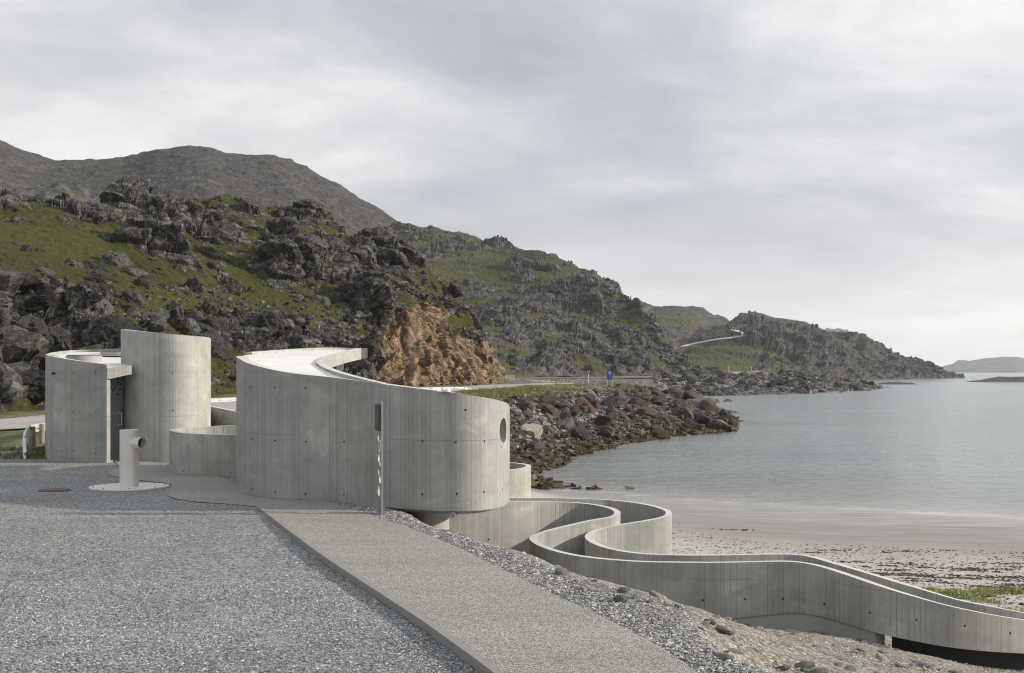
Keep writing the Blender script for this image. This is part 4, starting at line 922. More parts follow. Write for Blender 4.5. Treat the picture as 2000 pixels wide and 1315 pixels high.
# ------------------------------------------------------------------ furniture
def vent():
    c0 = Vector(G(252.5, 951.5)); root = empty('vent_pipe', c0); tag(root, 'upright stainless vent pipe with side spout standing on a round steel plate', 'vent pipe')
    bm = bmesh.new(); tube(bm, c0+Vector((0, 0, .02)), c0+Vector((0, 0, 1.235)), .20, .19, 48); from_bm('pipe', bm, M_STEEL, root, smooth=False)
    bm = bmesh.new(); cyl(bm, c0+Vector((0, 0, 1.215)), c0+Vector((0, 0, 1.232)), .192, seg=48); from_bm('cap', bm, M_STEEL, root)
    bm = bmesh.new(); cyl(bm, c0+Vector((0, 0, .0)), c0+Vector((0, 0, .022)), .835, .83, seg=72); from_bm('base_plate', bm, M_STEEL, root)
    dr = Vector((.87, -.45, .0)).normalized(); a = c0+Vector((0, 0, .955)); bm = bmesh.new(); tube(bm, a+dr*.13, a+dr*.37, .127, .12, 32); sp = from_bm('side_spout', bm, M_STEEL, root)
    bm = bmesh.new(); cyl(bm, a+dr*.205, a+dr*.215, .12, seg=32); g = from_bm('spout_dark_disc', bm, M_BLACK, None); g.parent = sp; g.matrix_parent_inverse = Matrix.Identity(4)  # black disc standing in for the dark inside of the spout
    for k in range(8):
        bm = bmesh.new(); an = k*math.pi/4+.3; q = c0+Vector((math.cos(an)*.74, math.sin(an)*.74, .022)); cyl(bm, q, q+Vector((0, 0, .02)), .014, seg=8)
        from_bm('bolt', bm, M_DKSTEEL, root)
vent()
bm = bmesh.new(); c0 = Vector(G(107, 958.5)); cyl(bm, c0-Vector((0, 0, .03)), c0+Vector((0, 0, .018)), .33, seg=48); cyl(bm, c0+Vector((0, 0, .018)), c0+Vector((0, 0, .024)), .27, seg=48)
mh = from_bm('manhole_cover', bm, M_RUST); tag(mh, 'rusty brown round manhole cover set in the gravel', 'manhole cover')

def totem():
    c0 = Vector(G(742.5, 1005)); c0.z = gz(c0.x, c0.y)-.05
    root = empty('information_post', c0); tag(root, 'tall narrow steel information post with round holes in front of the shelter', 'post')
    ang = R(-14.5); d = Vector((math.sin(-ang)*-1, math.cos(ang), 0)).normalized()     # width direction, running away from the camera
    d = Vector((-.30, .954, 0)).normalized(); n3 = Vector((-d.y, d.x, 0))               # face normal to the left
    M4 = Matrix.Translation(c0) @ Matrix(((d.x, n3.x, 0, 0), (d.y, n3.y, 0, 0), (0, 0, 1, 0), (0, 0, 0, 1)))
    H = 2.02
    bm = bmesh.new(); box(bm, (0, 0, H/2), (.36, .034, H), M=M4); o = from_bm('post_blade', bm, M_DKSTEEL, root)
    hb = bmesh.new(); zc = c0.y
    for u, py, r in ((.08, 855, .055), (.035, 894, .085), (-.07, 905, .05), (.055, 922, .055), (-.06, 935, .085), (.03, 958, .105)):
        z = (CZ-(py-YH)/F*zc)-c0.z; c3 = M4 @ Vector((u, 0, z)); cyl(hb, c3-n3*.1, c3+n3*.1, r, seg=32)
    boolean(o, hb, M_STEEL)
    z = (CZ-(816-YH)/F*zc)-c0.z
    bm = bmesh.new(); box(bm, (.015, .035, z), (.36, .03, .46), M=M4); pn = from_bm('dark_panel', bm, M_PANEL, root)
    bm = bmesh.new()
    for k, (a, w_) in enumerate(((-.08, .20), (-.05, .16), (-.02, .22), (.01, .12), (.06, .2), (.09, .17))): box(bm, (.015, .0515, z-a), (w_, .002, .008), M=M4)
    g = from_bm('panel_text_lines', bm, M_DKSTEEL, None); g.parent = pn; g.matrix_parent_inverse = Matrix.Identity(4)
    z = (CZ-(871-YH)/F*zc)-c0.z; c3 = M4 @ Vector((-.055, .0, z)); bm = bmesh.new()
    cyl(bm, c3+n3*.017, c3+n3*.024, .115, seg=40); em = from_bm('emblem_disc', bm, M_WHITE, root)
    bm = bmesh.new()
    for s_ in (-1, 1):
        for q_ in (-1, 1):
            tube(bm, c3+n3*.024+d*(.045*s_)+Vector((0, 0, .045*q_)), c3+n3*.027+d*(.045*s_)+Vector((0, 0, .045*q_)), .03, .02, 16)
    box(bm, (-.055, .0265, z), (.09, .004, .012), M=M4); box(bm, (-.055, .0275, z), (.012, .004, .09), M=M4)
    g = from_bm('emblem_mark', bm, M_DKSTEEL, None); g.parent = em; g.matrix_parent_inverse = Matrix.Identity(4)
    bm = bmesh.new(); box(bm, (0, 0, .035), (.48, .16, .03), M=M4)
    from_bm('foot_plate', bm, M_DKSTEEL, root)
totem()

def wbeam(bm, path):
    """corrugated rail swept along (X, Y, Z centre); profile faces the left of travel"""
    prof = [(.0, .155), (.025, .14), (.075, .115), (.075, .07), (.02, .03), (.02, -.03), (.075, -.07), (.075, -.115), (.025, -.14), (.0, -.155)]
    p = np.array(path, float); t = np.gradient(p, axis=0); th = t[:, :2]/np.maximum(np.linalg.norm(t[:, :2], axis=1, keepdims=True), 1e-6); n = np.stack([-th[:, 1], th[:, 0]], 1)
    rows = []
    for i in range(len(p)):
        rows.append([bm.verts.new((p[i, 0]+n[i, 0]*a, p[i, 1]+n[i, 1]*a, p[i, 2]+b_)) for a, b_ in prof] + [bm.verts.new((p[i, 0]+n[i, 0]*(a-.006), p[i, 1]+n[i, 1]*(a-.006), p[i, 2]+b_)) for a, b_ in prof[::-1]])
    for i in range(len(p)-1):
        m = len(rows[0])
        for j in range(m): bm.faces.new((rows[i][j], rows[i][(j+1) % m], rows[i+1][(j+1) % m], rows[i+1][j]))
    bm.faces.new(rows[0]); bm.faces.new(rows[-1][::-1])
def guardrail(label, path, posts, wooden=True, r=.095, tilt=()):
    root = empty('guardrail', path[0]); tag(root, label, 'guardrail')
    bm = bmesh.new(); wbeam(bm, cat(np.array(path), 6)); from_bm('rail_beam', bm, M_GALV, root)
    for i, (x, y, top) in enumerate(posts):
        g = gz(x, y)-.15; bm = bmesh.new(); lean = Vector(((.05, .02, 0) if i in tilt else (0, 0, 0)))
        if wooden: cyl(bm, (x-lean.x, y, g), (x+lean.x, y+lean.y, top), r, r*.94, 14)
        else: box(bm, (x, y, (g+top)/2), (.10, .12, top-g))
        po = from_bm('rail_post', bm, M_WOOD if wooden else M_GALV, root)
        for dz in (.17, .40):
            bm = bmesh.new(); cyl(bm, (x-.16, y-.02, top-dz), (x-.02, y-.02, top-dz), .02, seg=8)
            bo = from_bm('bolt', bm, M_DKSTEEL, None); bo.parent = po; bo.matrix_parent_inverse = Matrix.Identity(4)
    return root
e0 = P(52, 893, 34.8); e1 = P(49.5, 868, 35.8); e2 = P(52, 850, 37.2); e3 = P(62, 838.5, 39.5); e4 = P(74, 834.5, 41.8); e5 = P(95, 832, 46); e6 = P(150, 822, 54)
guardrail('guardrail end bending down to the ground beside the parking gravel, on round timber posts', [tuple(v) for v in (e0, e1, e2, e3, e4, e5, e6)],
          [(P(57.8, 0, 35.4)[0], 35.4, P(0, 841.5, 35.4)[2]), (P(63.5, 0, 38.5)[0], 38.5, P(0, 833.5, 38.5)[2]), (P(82, 0, 42.2)[0], 42.2, P(0, 828, 42.2)[2]), (P(120, 0, 48)[0], 48, P(0, 818, 48)[2])], tilt=(0,))
guardrail('straight steel guardrail seen between the tower and the shelter', [tuple(P(a, b_, z)) for a, b_, z in ((380, 784.5, 80), (420, 782, 86), (470, 779.5, 93), (530, 776, 102))],
          [(P(a, 0, z)[0], z, P(0, y, z)[2]) for a, z, y in ((395, 82, 779), (429, 87.4, 777.5), (450, 90.4, 777), (478, 95, 775.5), (510, 100, 774))], wooden=False)
guardrail('steel guardrail at the foot of the orange cliff behind the shelter roof', [tuple(P(a, b_, z)) for a, b_, z in ((800, 760.5, 128), (860, 758.8, 139), (900, 758.2, 148), (914, 759.5, 150), (926, 763.5, 152), (933, 768, 153))],
          [(P(a, 0, z)[0], z, P(0, y, z)[2]) for a, z, y in ((820, 131, 757), (842, 135, 756.5), (864, 139.5, 756), (887, 144, 756), (908, 149, 757), (921, 151, 761))], wooden=False)
def barrier():
    c0 = Vector(PH(997, 2.42, 372)); root = empty('road_barrier', c0); tag(root, 'short white road barrier with upright bars by the far junction', 'barrier')
    for k in range(7):
        bm = bmesh.new(); x = c0.x-1.2+k*.4; box(bm, (x, c0.y, c0.z+.55), (.16, .1, 1.3)); from_bm('bar', bm, M_WHITE, root)
    bm = bmesh.new(); box(bm, (c0.x, c0.y+.08, c0.z+.95), (3.0, .05, .15)); from_bm('rail', bm, M_WHITE, root)
barrier()

def text(s_, size, loc, parent, name='lettering'):
    cu = bpy.data.curves.new(name, 'FONT'); cu.body = s_; cu.size = size; cu.align_x = 'CENTER'; cu.align_y = 'CENTER'; cu.extrude = .004
    cu.materials.append(M_WHITE); o = bpy.data.objects.new(name, cu); COL.objects.link(o); o.rotation_euler = (R(90), 0, 0)
    bpy.context.view_layer.update(); me = bpy.data.meshes.new_from_object(o.evaluated_get(bpy.context.evaluated_depsgraph_get()))
    me.name = name; bpy.data.objects.remove(o); me.materials.clear(); me.materials.append(M_WHITE)
    o = bpy.data.objects.new(name, me); COL.objects.link(o); o.rotation_euler = (R(90), 0, 0)
    o.parent = parent; o.location = loc; return o
def m_sign(label, px, ytop, z, w, hb, glyph='M'):
    c0 = Vector(PH(px, hb, z)); root = empty('passing_place_sign', c0); tag(root, label, 'road sign')
    top = CZ-(ytop-YH)/F*z-c0.z
    bm = bmesh.new(); cyl(bm, (0, 0, -.3), (0, 0, top), .04+z*.00012, seg=8); from_bm('pole', bm, M_GALV, root, local=True)
    bm = bmesh.new(); box(bm, (0, -.06, top-w/2), (w, .03, w*1.12)); b_ = from_bm('sign_face', bm, M_BLUE, root, local=True)
    text(glyph, w*1.15, (0, -.085, top-w*.5), b_)
m_sign('blue sign with a white M showing just above the shelter roof edge', 701, 727.5, 140, .46, 2.42)
m_sign('blue sign with a white M by the lay-by, left of the large blue board', 1149.5, 724, 255, .62, 2.42)
m_sign('tiny blue sign on a pole at the right foot of the orange cliff', 988, 722, 385, .62, 2.3)
m_sign('tiny blue sign on a pole at the foot of the far crag', 1385, 718, 560, .75, 1.2, 'M')
m_sign('tiny blue sign on a pole in front of the green meadow', 1423.5, 714, 600, .72, .6, 'M')
def far_marker():
    c0 = Vector(PH(1467.5, .2, 612)); root = empty('road_marker', c0); tag(root, 'small white topped roadside marker pole by the last bend', 'road sign')
    bm = bmesh.new(); cyl(bm, (0, 0, -.5), (0, 0, 2.0), .10, seg=8); from_bm('pole', bm, M_GALV, root, local=True)
    bm = bmesh.new(); box(bm, (0, -.12, 2.1), (.75, .05, .4)); from_bm('sign_face', bm, M_WHITE, root, local=True)
far_marker()
def big_sign():
    z = 200; c0 = Vector(PH(1191, 2.55, z)); root = empty('information_sign', c0); tag(root, 'tall blue information sign with white symbol and three lines of lettering by the lay-by', 'road sign')
    top = CZ-(723.8-YH)/F*z-c0.z; w, h = .86, 1.52
    for s_ in (-1, 1):
        bm = bmesh.new(); cyl(bm, (s_*w*.42, 0, -.3), (s_*w*.42, 0, top-.02), .04, seg=10); from_bm('pole', bm, M_GALV, root, local=True)
    bm = bmesh.new(); box(bm, (0, -.06, top-h/2), (w, .03, h)); f = from_bm('sign_face', bm, M_BLUE, root, local=True)
    bm = bmesh.new(); box(bm, (0, -.08, top-.36), (.42, .01, .42)); s1 = from_bm('symbol_plate', bm, M_WHITE, root, local=True)
    bm = bmesh.new()
    for a in (-1, 1):
        for b_ in (-1, 1): tube(bm, (a*.1, -.086, top-.36+b_*.1), (a*.1, -.092, top-.36+b_*.1), .065, .035, 12)
    for a in (-1, 1): box(bm, (0, -.0945, top-.36+a*.05), (.24, .005, .03)); box(bm, (a*.05, -.1, top-.36), (.03, .005, .24))
    g = from_bm('looped_square_symbol', bm, M_BLACK, None); g.parent = s1
    text('Porsáŋgu', .155, (0, -.08, top-.72), f); text('Selvika', .165, (0, -.08, top-1.01), f); text('1 km', .165, (0, -.08, top-1.32), f)
big_sign()

# ------------------------------------------------------------------ rocks
def rock_mesh(name, seed, sub=3, planes=13, rough=.05, flat=(1, 1, 1)):
    r = np.random.default_rng(seed); bm = bmesh.new(); bmesh.ops.create_icosphere(bm, subdivisions=sub, radius=1)
    k_ = np.arange(planes)+.5; ph = np.arccos(1-2*k_/planes); th = math.pi*(1+5**.5)*k_; n = np.stack([np.cos(th)*np.sin(ph), np.sin(th)*np.sin(ph), np.cos(ph)], 1)+r.normal(0, .36, (planes, 3)); n /= np.linalg.norm(n, axis=1, keepdims=True); d = r.uniform(.52, .95, planes)
    V = np.array([v.co[:] for v in bm.verts]); V /= np.linalg.norm(V, axis=1, keepdims=True)
    dot = V @ n.T; rr = np.min(np.where(dot > .15, d/np.maximum(dot, .15), 9), axis=1); rr = np.minimum(rr, 1.2)
    rr += fbm(V*2.4+seed, 4, seed, .6)*rough*2; V = V*rr[:, None]*np.array(flat)
    for v, c_ in zip(bm.verts, V): v.co = c_
    me = bpy.data.meshes.new(name); bm.to_mesh(me); bm.free(); return me
def put(name, me, m, loc, sc, rot, label, cat_, group=None):
    if not me.materials: me.materials.append(m)
    o = bpy.data.objects.new(name, me); COL.objects.link(o); o.material_slots[0].link = 'OBJECT'; o.material_slots[0].material = m; o.location = loc; o.scale = sc if hasattr(sc, '__len__') else (sc,)*3; o.rotation_euler = rot
    return tag(o, label, cat_, group)
BM_ = [rock_mesh('boulder', 100+k, 3, 13, .03, (1, .75+.1*(k % 3), .68)) for k in range(10)]
HM_ = [rock_mesh('hillside_rock', 200+k, 4, 15, .16, (1, .9, .85)) for k in range(8)]
SM_ = [rock_mesh('bank_stone', 300+k, 2, 9, .02, (1, .72, .42)) for k in range(8)]
rr = random.Random(5)
GL = 'angular boulder in the heap of blasted rock sloping into the bay'
special = [(1041, 842, 98, 1.02, 'pale rounded boulder nearest the shelter at the edge of the dark wrack', M_PALEB),
           (1302, 822, 152, 1.95, 'largest brown block of the rock heap, flat topped, above the water', None), (1335, 846, 148, 1.25, 'broad brown boulder at the waterline below the largest block', None),
           (1395, 838, 153, 1.3, 'low weed covered boulder standing in the water off the tip of the rock heap', None), (1370, 805, 172, 1.25, 'upright grey boulder on the crest at the tip of the rock heap', None),
           (1133, 852, 118, 1.2, 'dark grey boulder alone on the wrack below the rock heap', None), (1178, 820, 128, 1.15, 'tall grey wedge shaped boulder midway down the rock heap', None)]
for px, py, z, r, lb, m in special:
    x = (px-CX)/F*z; zz = CZ-(py-YH)/F*z
    me = BM_[rr.randrange(10)]
    if m: me = rock_mesh('boulder', 431, 3, 11, .05, (1, .9, .8))
    put('boulder', me, m or BT['dark grey' if 'grey' in lb else 'brown'], (x, z, zz), (r, r, r*.85), (rr.uniform(-.3, .3), rr.uniform(-.3, .3), rr.uniform(0, 6)), lb, 'boulder')
cnt = 0; tries = 0; taken = []
while cnt < 285 and tries < 20000:
    tries += 1
    px = rr.uniform(1000, 1425); z = rr.uniform(95, 215); x = (px-CX)/F*z; h = float(ground_h(x, z)[0])
    if h < 3.1 or h > 7.6 or (px < 1120 and h > 6.2 and rr.random() < .8) or (h > 6.9 and rr.random() < .5): continue
    py = YH+F*h/z
    r = rr.choice((.55, .65, .8, .95, 1.1, 1.35))*(.75 if h < 3.6 or px < 1060 else 1.05)
    if any((x-a)**2+(z-b_)**2 < (.62*(r+c_))**2 for a, b_, c_ in taken): continue
    taken.append((x, z, r)); cnt += 1
    tone = rr.choice(('dark grey', 'dark grey', 'grey', 'grey', 'grey', 'brown', 'brown', 'brown', 'reddish', 'reddish', 'pale'))
    size = 'small' if r < .75 else ('medium sized' if r < 1.05 else 'large')
    where = ('shelter end', 'left middle', 'right middle', 'outer tip')[min(3, int((px-1000)/106))]
    band = 'on the crest' if h < 4.0 else ('halfway down' if h < 5.7 else 'low by the water')
    sx, sy, sz_ = r*rr.uniform(.85, 1.3), r*rr.uniform(.8, 1.1), r*rr.uniform(.75, 1.2)
    form = 'tall ' if sz_ > sx*1.05 else ('flat ' if sz_ < sx*.75 else '')
    GL = f'{size} {form}{tone} boulder {band}, {where} of the rock heap'
    put('boulder', BM_[rr.randrange(10)], BT[tone], (x, z, CZ-h+r*rr.uniform(.1, .45)), (sx, sy, sz_), (rr.uniform(-.7, .7), rr.uniform(-.7, .7), rr.uniform(0, 6.3)), GL, 'boulder', 'boulders of the rock heap by the bay')
cnt = 0; taken = []; tries = 0
while cnt < 170 and tries < 9000:
    tries += 1; px = rr.uniform(1300, 1700); z = rr.uniform(365, 600); x = (px-CX)/F*z; h = float(ground_h(x, z)[0])
    if h < 1.9 or h > 7.7: continue
    r = rr.choice((1.1, 1.5, 1.9, 2.4, 3.0))
    if any((x-a)**2+(z-b_)**2 < (.6*(r+c_))**2 for a, b_, c_ in taken): continue
    taken.append((x, z, r)); cnt += 1
    tone = rr.choice(('dark', 'grey', 'grey', 'pale grey'))
    where = ('below far road', 'below the road bend', 'outer end')[0 if px < 1430 else (1 if px < 1560 else 2)]
    band = 'on top' if h < 3.6 else ('midway down' if h < 5.8 else 'at the waterline')
    GL = f"{'large' if r > 2.2 else ('small' if r < 1.3 else 'medium')} {tone} rock {band} of point across bay, {where}"
    put('shore_rock', HM_[rr.randrange(8)], HT[tone], (x, z, CZ-h+r*.25), (r*1.2, r, r*.8), (rr.uniform(-.5, .5), rr.uniform(-.5, .5), rr.uniform(0, 6)), GL, 'rock', 'rocks of the low point across the bay')
V, U, FR, Nd, rk = SURF['hill']
cand = np.where((FR > .1) & (FR < 3.0) & (U > -20) & (U < 700))[0]; cand = RNG.permutation(cand)[:1500]; cnt = 0
for i in cand:
    if cnt >= 230: break
    z = V[i, 1]; frac = FR[i]
    if rr.random() > (1.1-frac*.33): continue
    r = rr.choice((.35, .45, .6, .8, 1.1, 1.5))*(.7+z/260); cnt += 1
    tone = rr.choice(('dark', 'grey', 'grey', 'pale grey'))
    where = ('at the far left', 'above the toilet building', 'above the tall tower', 'above the ring wall', 'above the shelter roof end', 'above the roof middle', 'left of the orange cliff')[int(np.searchsorted((80, 235, 410, 470, 560, 640), U[i]))]
    band = 'near the road' if frac < .7 else ('low on the slope' if frac < 1.4 else ('halfway up the slope' if frac < 2.2 else 'high on the slope'))
    GL = f"{'large' if r > 1.15 else ('small' if r < .7 else 'medium')} {tone} loose rock {band} {where}"
    put('hillside_rock', HM_[rr.randrange(8)], HT[tone], V[i]+np.array([0, 0, -r*.05]), (r*rr.uniform(.9, 1.4), r, r*rr.uniform(.7, 1.1)), (rr.uniform(-.5, .5), rr.uniform(-.5, .5), rr.uniform(0, 6)), GL, 'rock', 'loose rocks on the near hillside')

# ---- joined small stones (nobody could count them)
OCT = np.array([(1, 0, 0), (-1, 0, 0), (0, 1, 0), (0, -1, 0), (0, 0, 1), (0, 0, -1)], float)
OF = np.array([(0, 2, 4), (2, 1, 4), (1, 3, 4), (3, 0, 4), (2, 0, 5), (1, 2, 5), (3, 1, 5), (0, 3, 5)])
CUB = np.array([(a, b_, c_) for a in (-1, 1) for b_ in (-1, 1) for c_ in (-1, 1)], float)*.66
CF = np.array([(0, 1, 3), (0, 3, 2), (4, 6, 7), (4, 7, 5), (0, 4, 5), (0, 5, 1), (2, 3, 7), (2, 7, 6), (0, 2, 6), (0, 6, 4), (1, 5, 7), (1, 7, 3)])
def chips(name, pos, size, colors, flat=.5, seed=0, cube=False, material=None):
    r = np.random.default_rng(seed); n = len(pos); B, FC = (CUB, CF) if cube else (OCT, OF); k = len(B)
    v = np.repeat(B[None], n, 0)+r.normal(0, .24, (n, k, 3)); s = size[:, None]*np.stack([r.uniform(.8, 1.5, n), r.uniform(.6, 1.0, n), r.uniform(.35, .8, n)*flat*1.6], 1)
    v = v*s[:, None, :]
    az = r.uniform(0, 6.28, n); tl = r.normal(0, .35, n); ca, sa, ct, st = np.cos(az), np.sin(az), np.cos(tl), np.sin(tl)
    x, y, z = v[..., 0], v[..., 1], v[..., 2]; y, z = y*ct[:, None]-z*st[:, None], y*st[:, None]+z*ct[:, None]
    x, y = x*ca[:, None]-y*sa[:, None], x*sa[:, None]+y*ca[:, None]
    v = np.stack([x, y, z], -1)+pos[:, None, :]
    Fc = (FC[None]+(np.arange(n)*k)[:, None, None]).reshape(-1, 3)
    col = np.repeat(np.concatenate([colors, np.ones((n, 1))], 1)[:, None], k, 1)
    o = mesh_np(name, v.reshape(-1, 3), Fc, material or M_ATTR, attrs={'col': ('FLOAT_COLOR', 'POINT', col.reshape(-1, 4))})
    o['kind'] = 'stuff'; return o
def pal(n, stops, seed):
    r = np.random.default_rng(seed); t = r.random(n); s = np.array([x[0] for x in stops]); c_ = np.array([x[1] for x in stops])
    return np.stack([np.interp(t, s, c_[:, k]) for k in range(3)], 1)*r.uniform(.85, 1.15, (n, 1))
def inpoly(x, y, poly):
    poly = np.asarray(poly); ins = np.zeros(len(x), bool); j = len(poly)-1
    for i in range(len(poly)):
        xi, yi = poly[i][:2]; xj, yj = poly[j][:2]
        cnd = ((yi > y) != (yj > y)) & (x < (xj-xi)*(y-yi)/(yj-yi+1e-12)+xi); ins ^= cnd; j = i
    return ins
pathpoly = [tuple(v) for v in Lw]+[tuple(v) for v in Rw[::-1]]
GP = [(0, (.085, .095, .105)), (.35, (.215, .237, .253)), (.7, (.36, .377, .382)), (.92, (.50, .495, .48)), (1, (.70, .68, .64))]
r = np.random.default_rng(77)
n = 210000; z = 8.6*np.exp(r.random(n)*math.log(26/8.6)); px = r.uniform(-40, 1010, n); z = np.sqrt(r.random(n)*(19**2-9.2**2)+9.2**2)
z2 = r.random(n) < .7; z = np.where(z2, 9.2+(14.5-9.2)*np.sqrt(r.random(n)), z)
x = (px-CX)/F*z; lk = np.interp(z, [v[1] for v in Lw[11:]][::-1], [v[0] for v in Lw[11:]][::-1]); ok = (x < lk-.03) & ~inpoly(x, z, pathpoly)
clump = fbm(np.stack([x*.9, z*.9, x*0], 1), 3, 6); ok &= r.random(n) < np.clip(.75+.9*clump, .12, 1)
x, z = x[ok], z[ok]; n = len(x)
chips('loose_gravel', np.stack([x, z, np.full(n, 5.004)], 1), r.choice([.006, .0075, .0095, .012, .017], n, p=[.3, .3, .23, .13, .04]), pal(n, GP, 1), seed=1)
def slope_pts(n, seed, sel):
    r = np.random.default_rng(seed); px = r.uniform(640, 2020, n); z = r.uniform(9.5, 27, n); x = (px-CX)/F*z; ap = apron(x, z); inp = inpoly(x, z, pathpoly)
    xc = np.interp(z, CREST[:, 0], CREST[:, 1]); rp = np.interp(z, [v[1] for v in Rw[11:]][::-1], [v[0] for v in Rw[11:]][::-1])
    return x, z, x-xc, x-rp, inp, r
x, z, dc, dr, inp, r = slope_pts(190000, 5, 0)
wgt = np.clip(1.0-np.abs(dr-.35)/.65, 0, 1)+.22; ok = (~inp) & (dr > -.02) & (z < 23) & (r.random(len(x)) < wgt)
x, z, dr = x[ok], z[ok], dr[ok]; n = len(x); g = CZ-ground_h(x, z)
VP = [(0, (.14, .145, .145)), (.5, (.32, .322, .315)), (.85, (.48, .475, .455)), (1, (.60, .58, .54))]; SP = [(0, (.22, .195, .17)), (.5, (.38, .345, .30)), (.85, (.48, .44, .385)), (1, (.66, .62, .56))]
cm = pal(n, VP, 3); cs = pal(n, SP, 4); mixf = ss(.5, 1.1, dr+.25*fbm(np.stack([x, z, x*0], 1)*1.5, 2, 2))[:, None]
chips('crushed_rock', np.stack([x, z, g+.006], 1), r.choice([.009, .012, .016, .022, .034], n, p=[.33, .3, .22, .12, .03]), cm*(1-mixf)+cs*mixf, seed=2)
# individual stones on the bank
cnt = 0; r2 = random.Random(9)
put('bank_stone', SM_[0], M_STONE, Vector(P(1233, 1161, 15.6)), (.07, .06, .10), (0, .3, 1), 'pale upright stone standing proud on the crest of the bank below the ramp turn', 'stone')
put('bank_stone', SM_[1], M_STONE, Vector(P(1280, 1181, 14.6)), (.13, .08, .08), (0, .1, .4), 'long pale stone beside the bank crest, left of two grey stones', 'stone')
while cnt < 260:
    px = r2.uniform(1080, 2000); z = r2.uniform(10, 24.5); x = (px-CX)/F*z; xc = float(np.interp(z, CREST[:, 0], CREST[:, 1])); h = float(ground_h(x, z)[0])
    rp = float(np.interp(z, [v[1] for v in Rw[11:]][::-1], [v[0] for v in Rw[11:]][::-1]))
    py = YH+F*h/z
    if x < rp+.35 or py > 1330 or (x < xc-.4): continue
    if x > xc+2.5 and r2.random() < .35: continue
    s_ = r2.choice((.035, .045, .055, .07, .09, .12)); cnt += 1
    tone = r2.choice(('slate grey', 'grey', 'grey', 'tan', 'pale', 'whitish'))
    where = 'left of the ramp footing' if px < 1400 else ('below the ramp footing' if px < 1580 else ('below the gap under the ramp' if px < 1760 else 'below the dark ramp void'))
    band = 'at the bank crest' if x < xc+.5 else ('beside the crushed rock' if x < rp+1.1 else ('high on the soil slope' if h < 4.0 else 'low on the soil slope'))
    GL = f"{'large' if s_ > .08 else ('small' if s_ < .05 else 'medium')} {tone} stone {band} {where}"
    put('bank_stone', SM_[r2.randrange(8)], ST[tone], (x, z, CZ-h+s_*.12), (s_*1.2, s_, s_*.9), (r2.uniform(-.4, .4), r2.uniform(-.4, .4), r2.uniform(0, 6)), GL, 'stone', 'stones scattered on the soil bank')
# rubble between the boulders, wrack covered lumps, beach wrack
def scatter(name, n, pxr, zr, hr_, sz, pl, seed, up=.1, flat=.6, extra=None, cube=True, material=None):
    r = np.random.default_rng(seed); px = r.uniform(*pxr, n); z = np.sqrt(r.random(n)*(zr[1]**2-zr[0]**2)+zr[0]**2); x = (px-CX)/F*z; h = ground_h(x, z)
    ok = (h > hr_[0]) & (h < hr_[1])
    if extra is not None: ok &= extra(x, z, h, r)
    x, z, h = x[ok], z[ok], h[ok]; n = len(x); s_ = r.choice(sz, n)
    return chips(name, np.stack([x, z, CZ-h+s_*up], 1), s_, pal(n, pl, seed), flat=flat, seed=seed, cube=cube, material=material)
RB = [(0, (.04, .037, .034)), (.4, (.085, .074, .064)), (.75, (.14, .11, .088)), (1, (.30, .27, .24))]
scatter('rock_rubble', 26000, (940, 1430), (92, 222), (2.9, 6.9), [.15, .22, .3, .42], RB, 21)
WB = [(0, (.015, .012, .007)), (.5, (.045, .033, .016)), (.85, (.10, .075, .032)), (1, (.17, .15, .12))]
scatter('wrack_covered_stones', 20000, (880, 1440), (78, 190), (6.0, 7.72), [.14, .2, .3, .4], WB, 22, flat=.8)
scatter('shore_rubble', 14000, (1280, 1720), (360, 610), (2.2, 7.6), [.4, .6, .9, 1.2], [(0, (.05, .05, .05)), (.6, (.11, .108, .104)), (1, (.28, .27, .25))], 23, flat=.8)
scatter('roadside_rubble', 16000, (960, 1400), (100, 330), (2.3, 3.4), [.08, .12, .2], [(0, (.09, .085, .08)), (.6, (.18, .17, .155)), (1, (.4, .38, .35))], 24)
BWK = [(0, (.035, .018, .012)), (.6, (.075, .038, .026)), (1, (.12, .07, .05))]
def wrackline(x, z, h, r):
    line = np.exp(-((h-6.62)/.14)**2)+.55*np.exp(-((h-6.85)/.07)**2)+.10; nn = fbm(np.stack([x*.35, z*1.3, x*0], 1), 4, 12)
    return (r.random(len(x)) < line*ss(.05, .4, nn+.05)*.9) & (x > 3)
scatter('beach_wrack', 7000, (1150, 2150), (32, 62), (5.9, 7.2), [.04, .06, .09], BWK, 25, flat=.18, extra=wrackline, up=.0, cube=False, material=M_WRACK)
def wrack():
    r = np.random.default_rng(41); X, Y, S_ = [], [], []
    for k in range(120):
        px = r.uniform(1180, 2150); z = r.choice([r.normal(41.5, 1.6), r.normal(37, 2.2), r.uniform(33, 56)], p=[.5, .35, .15]); z = float(np.clip(z+(px-1500)*-.0035, 31, 58))
        L = r.uniform(.15, 1.4); m = int(10+L*38); X.append((px-CX)/F*z+r.normal(0, L*.5, m)); Y.append(z+r.normal(0, .07+L*.07, m)); S_.append(r.choice([.03, .05, .07], m))
    x, y, s_ = map(np.concatenate, (X, Y, S_)); h = ground_h(x, y); n = len(x)
    chips('beach_wrack_streaks', np.stack([x, y, CZ-h+.01], 1), s_, pal(n, BWK, 42), flat=.3, seed=43, material=M_WRACK)
wrack()
scatter('beach_pebbles', 9000, (1150, 2150), (30, 60), (5.6, 7.1), [.02, .035, .05], [(0, (.12, .10, .09)), (.6, (.28, .25, .22)), (1, (.6, .57, .53))], 26, cube=False)
scatter('hill_scree', 12000, (-20, 200), (62, 80), (0, 9), [.1, .2], RB, 27) if False else None
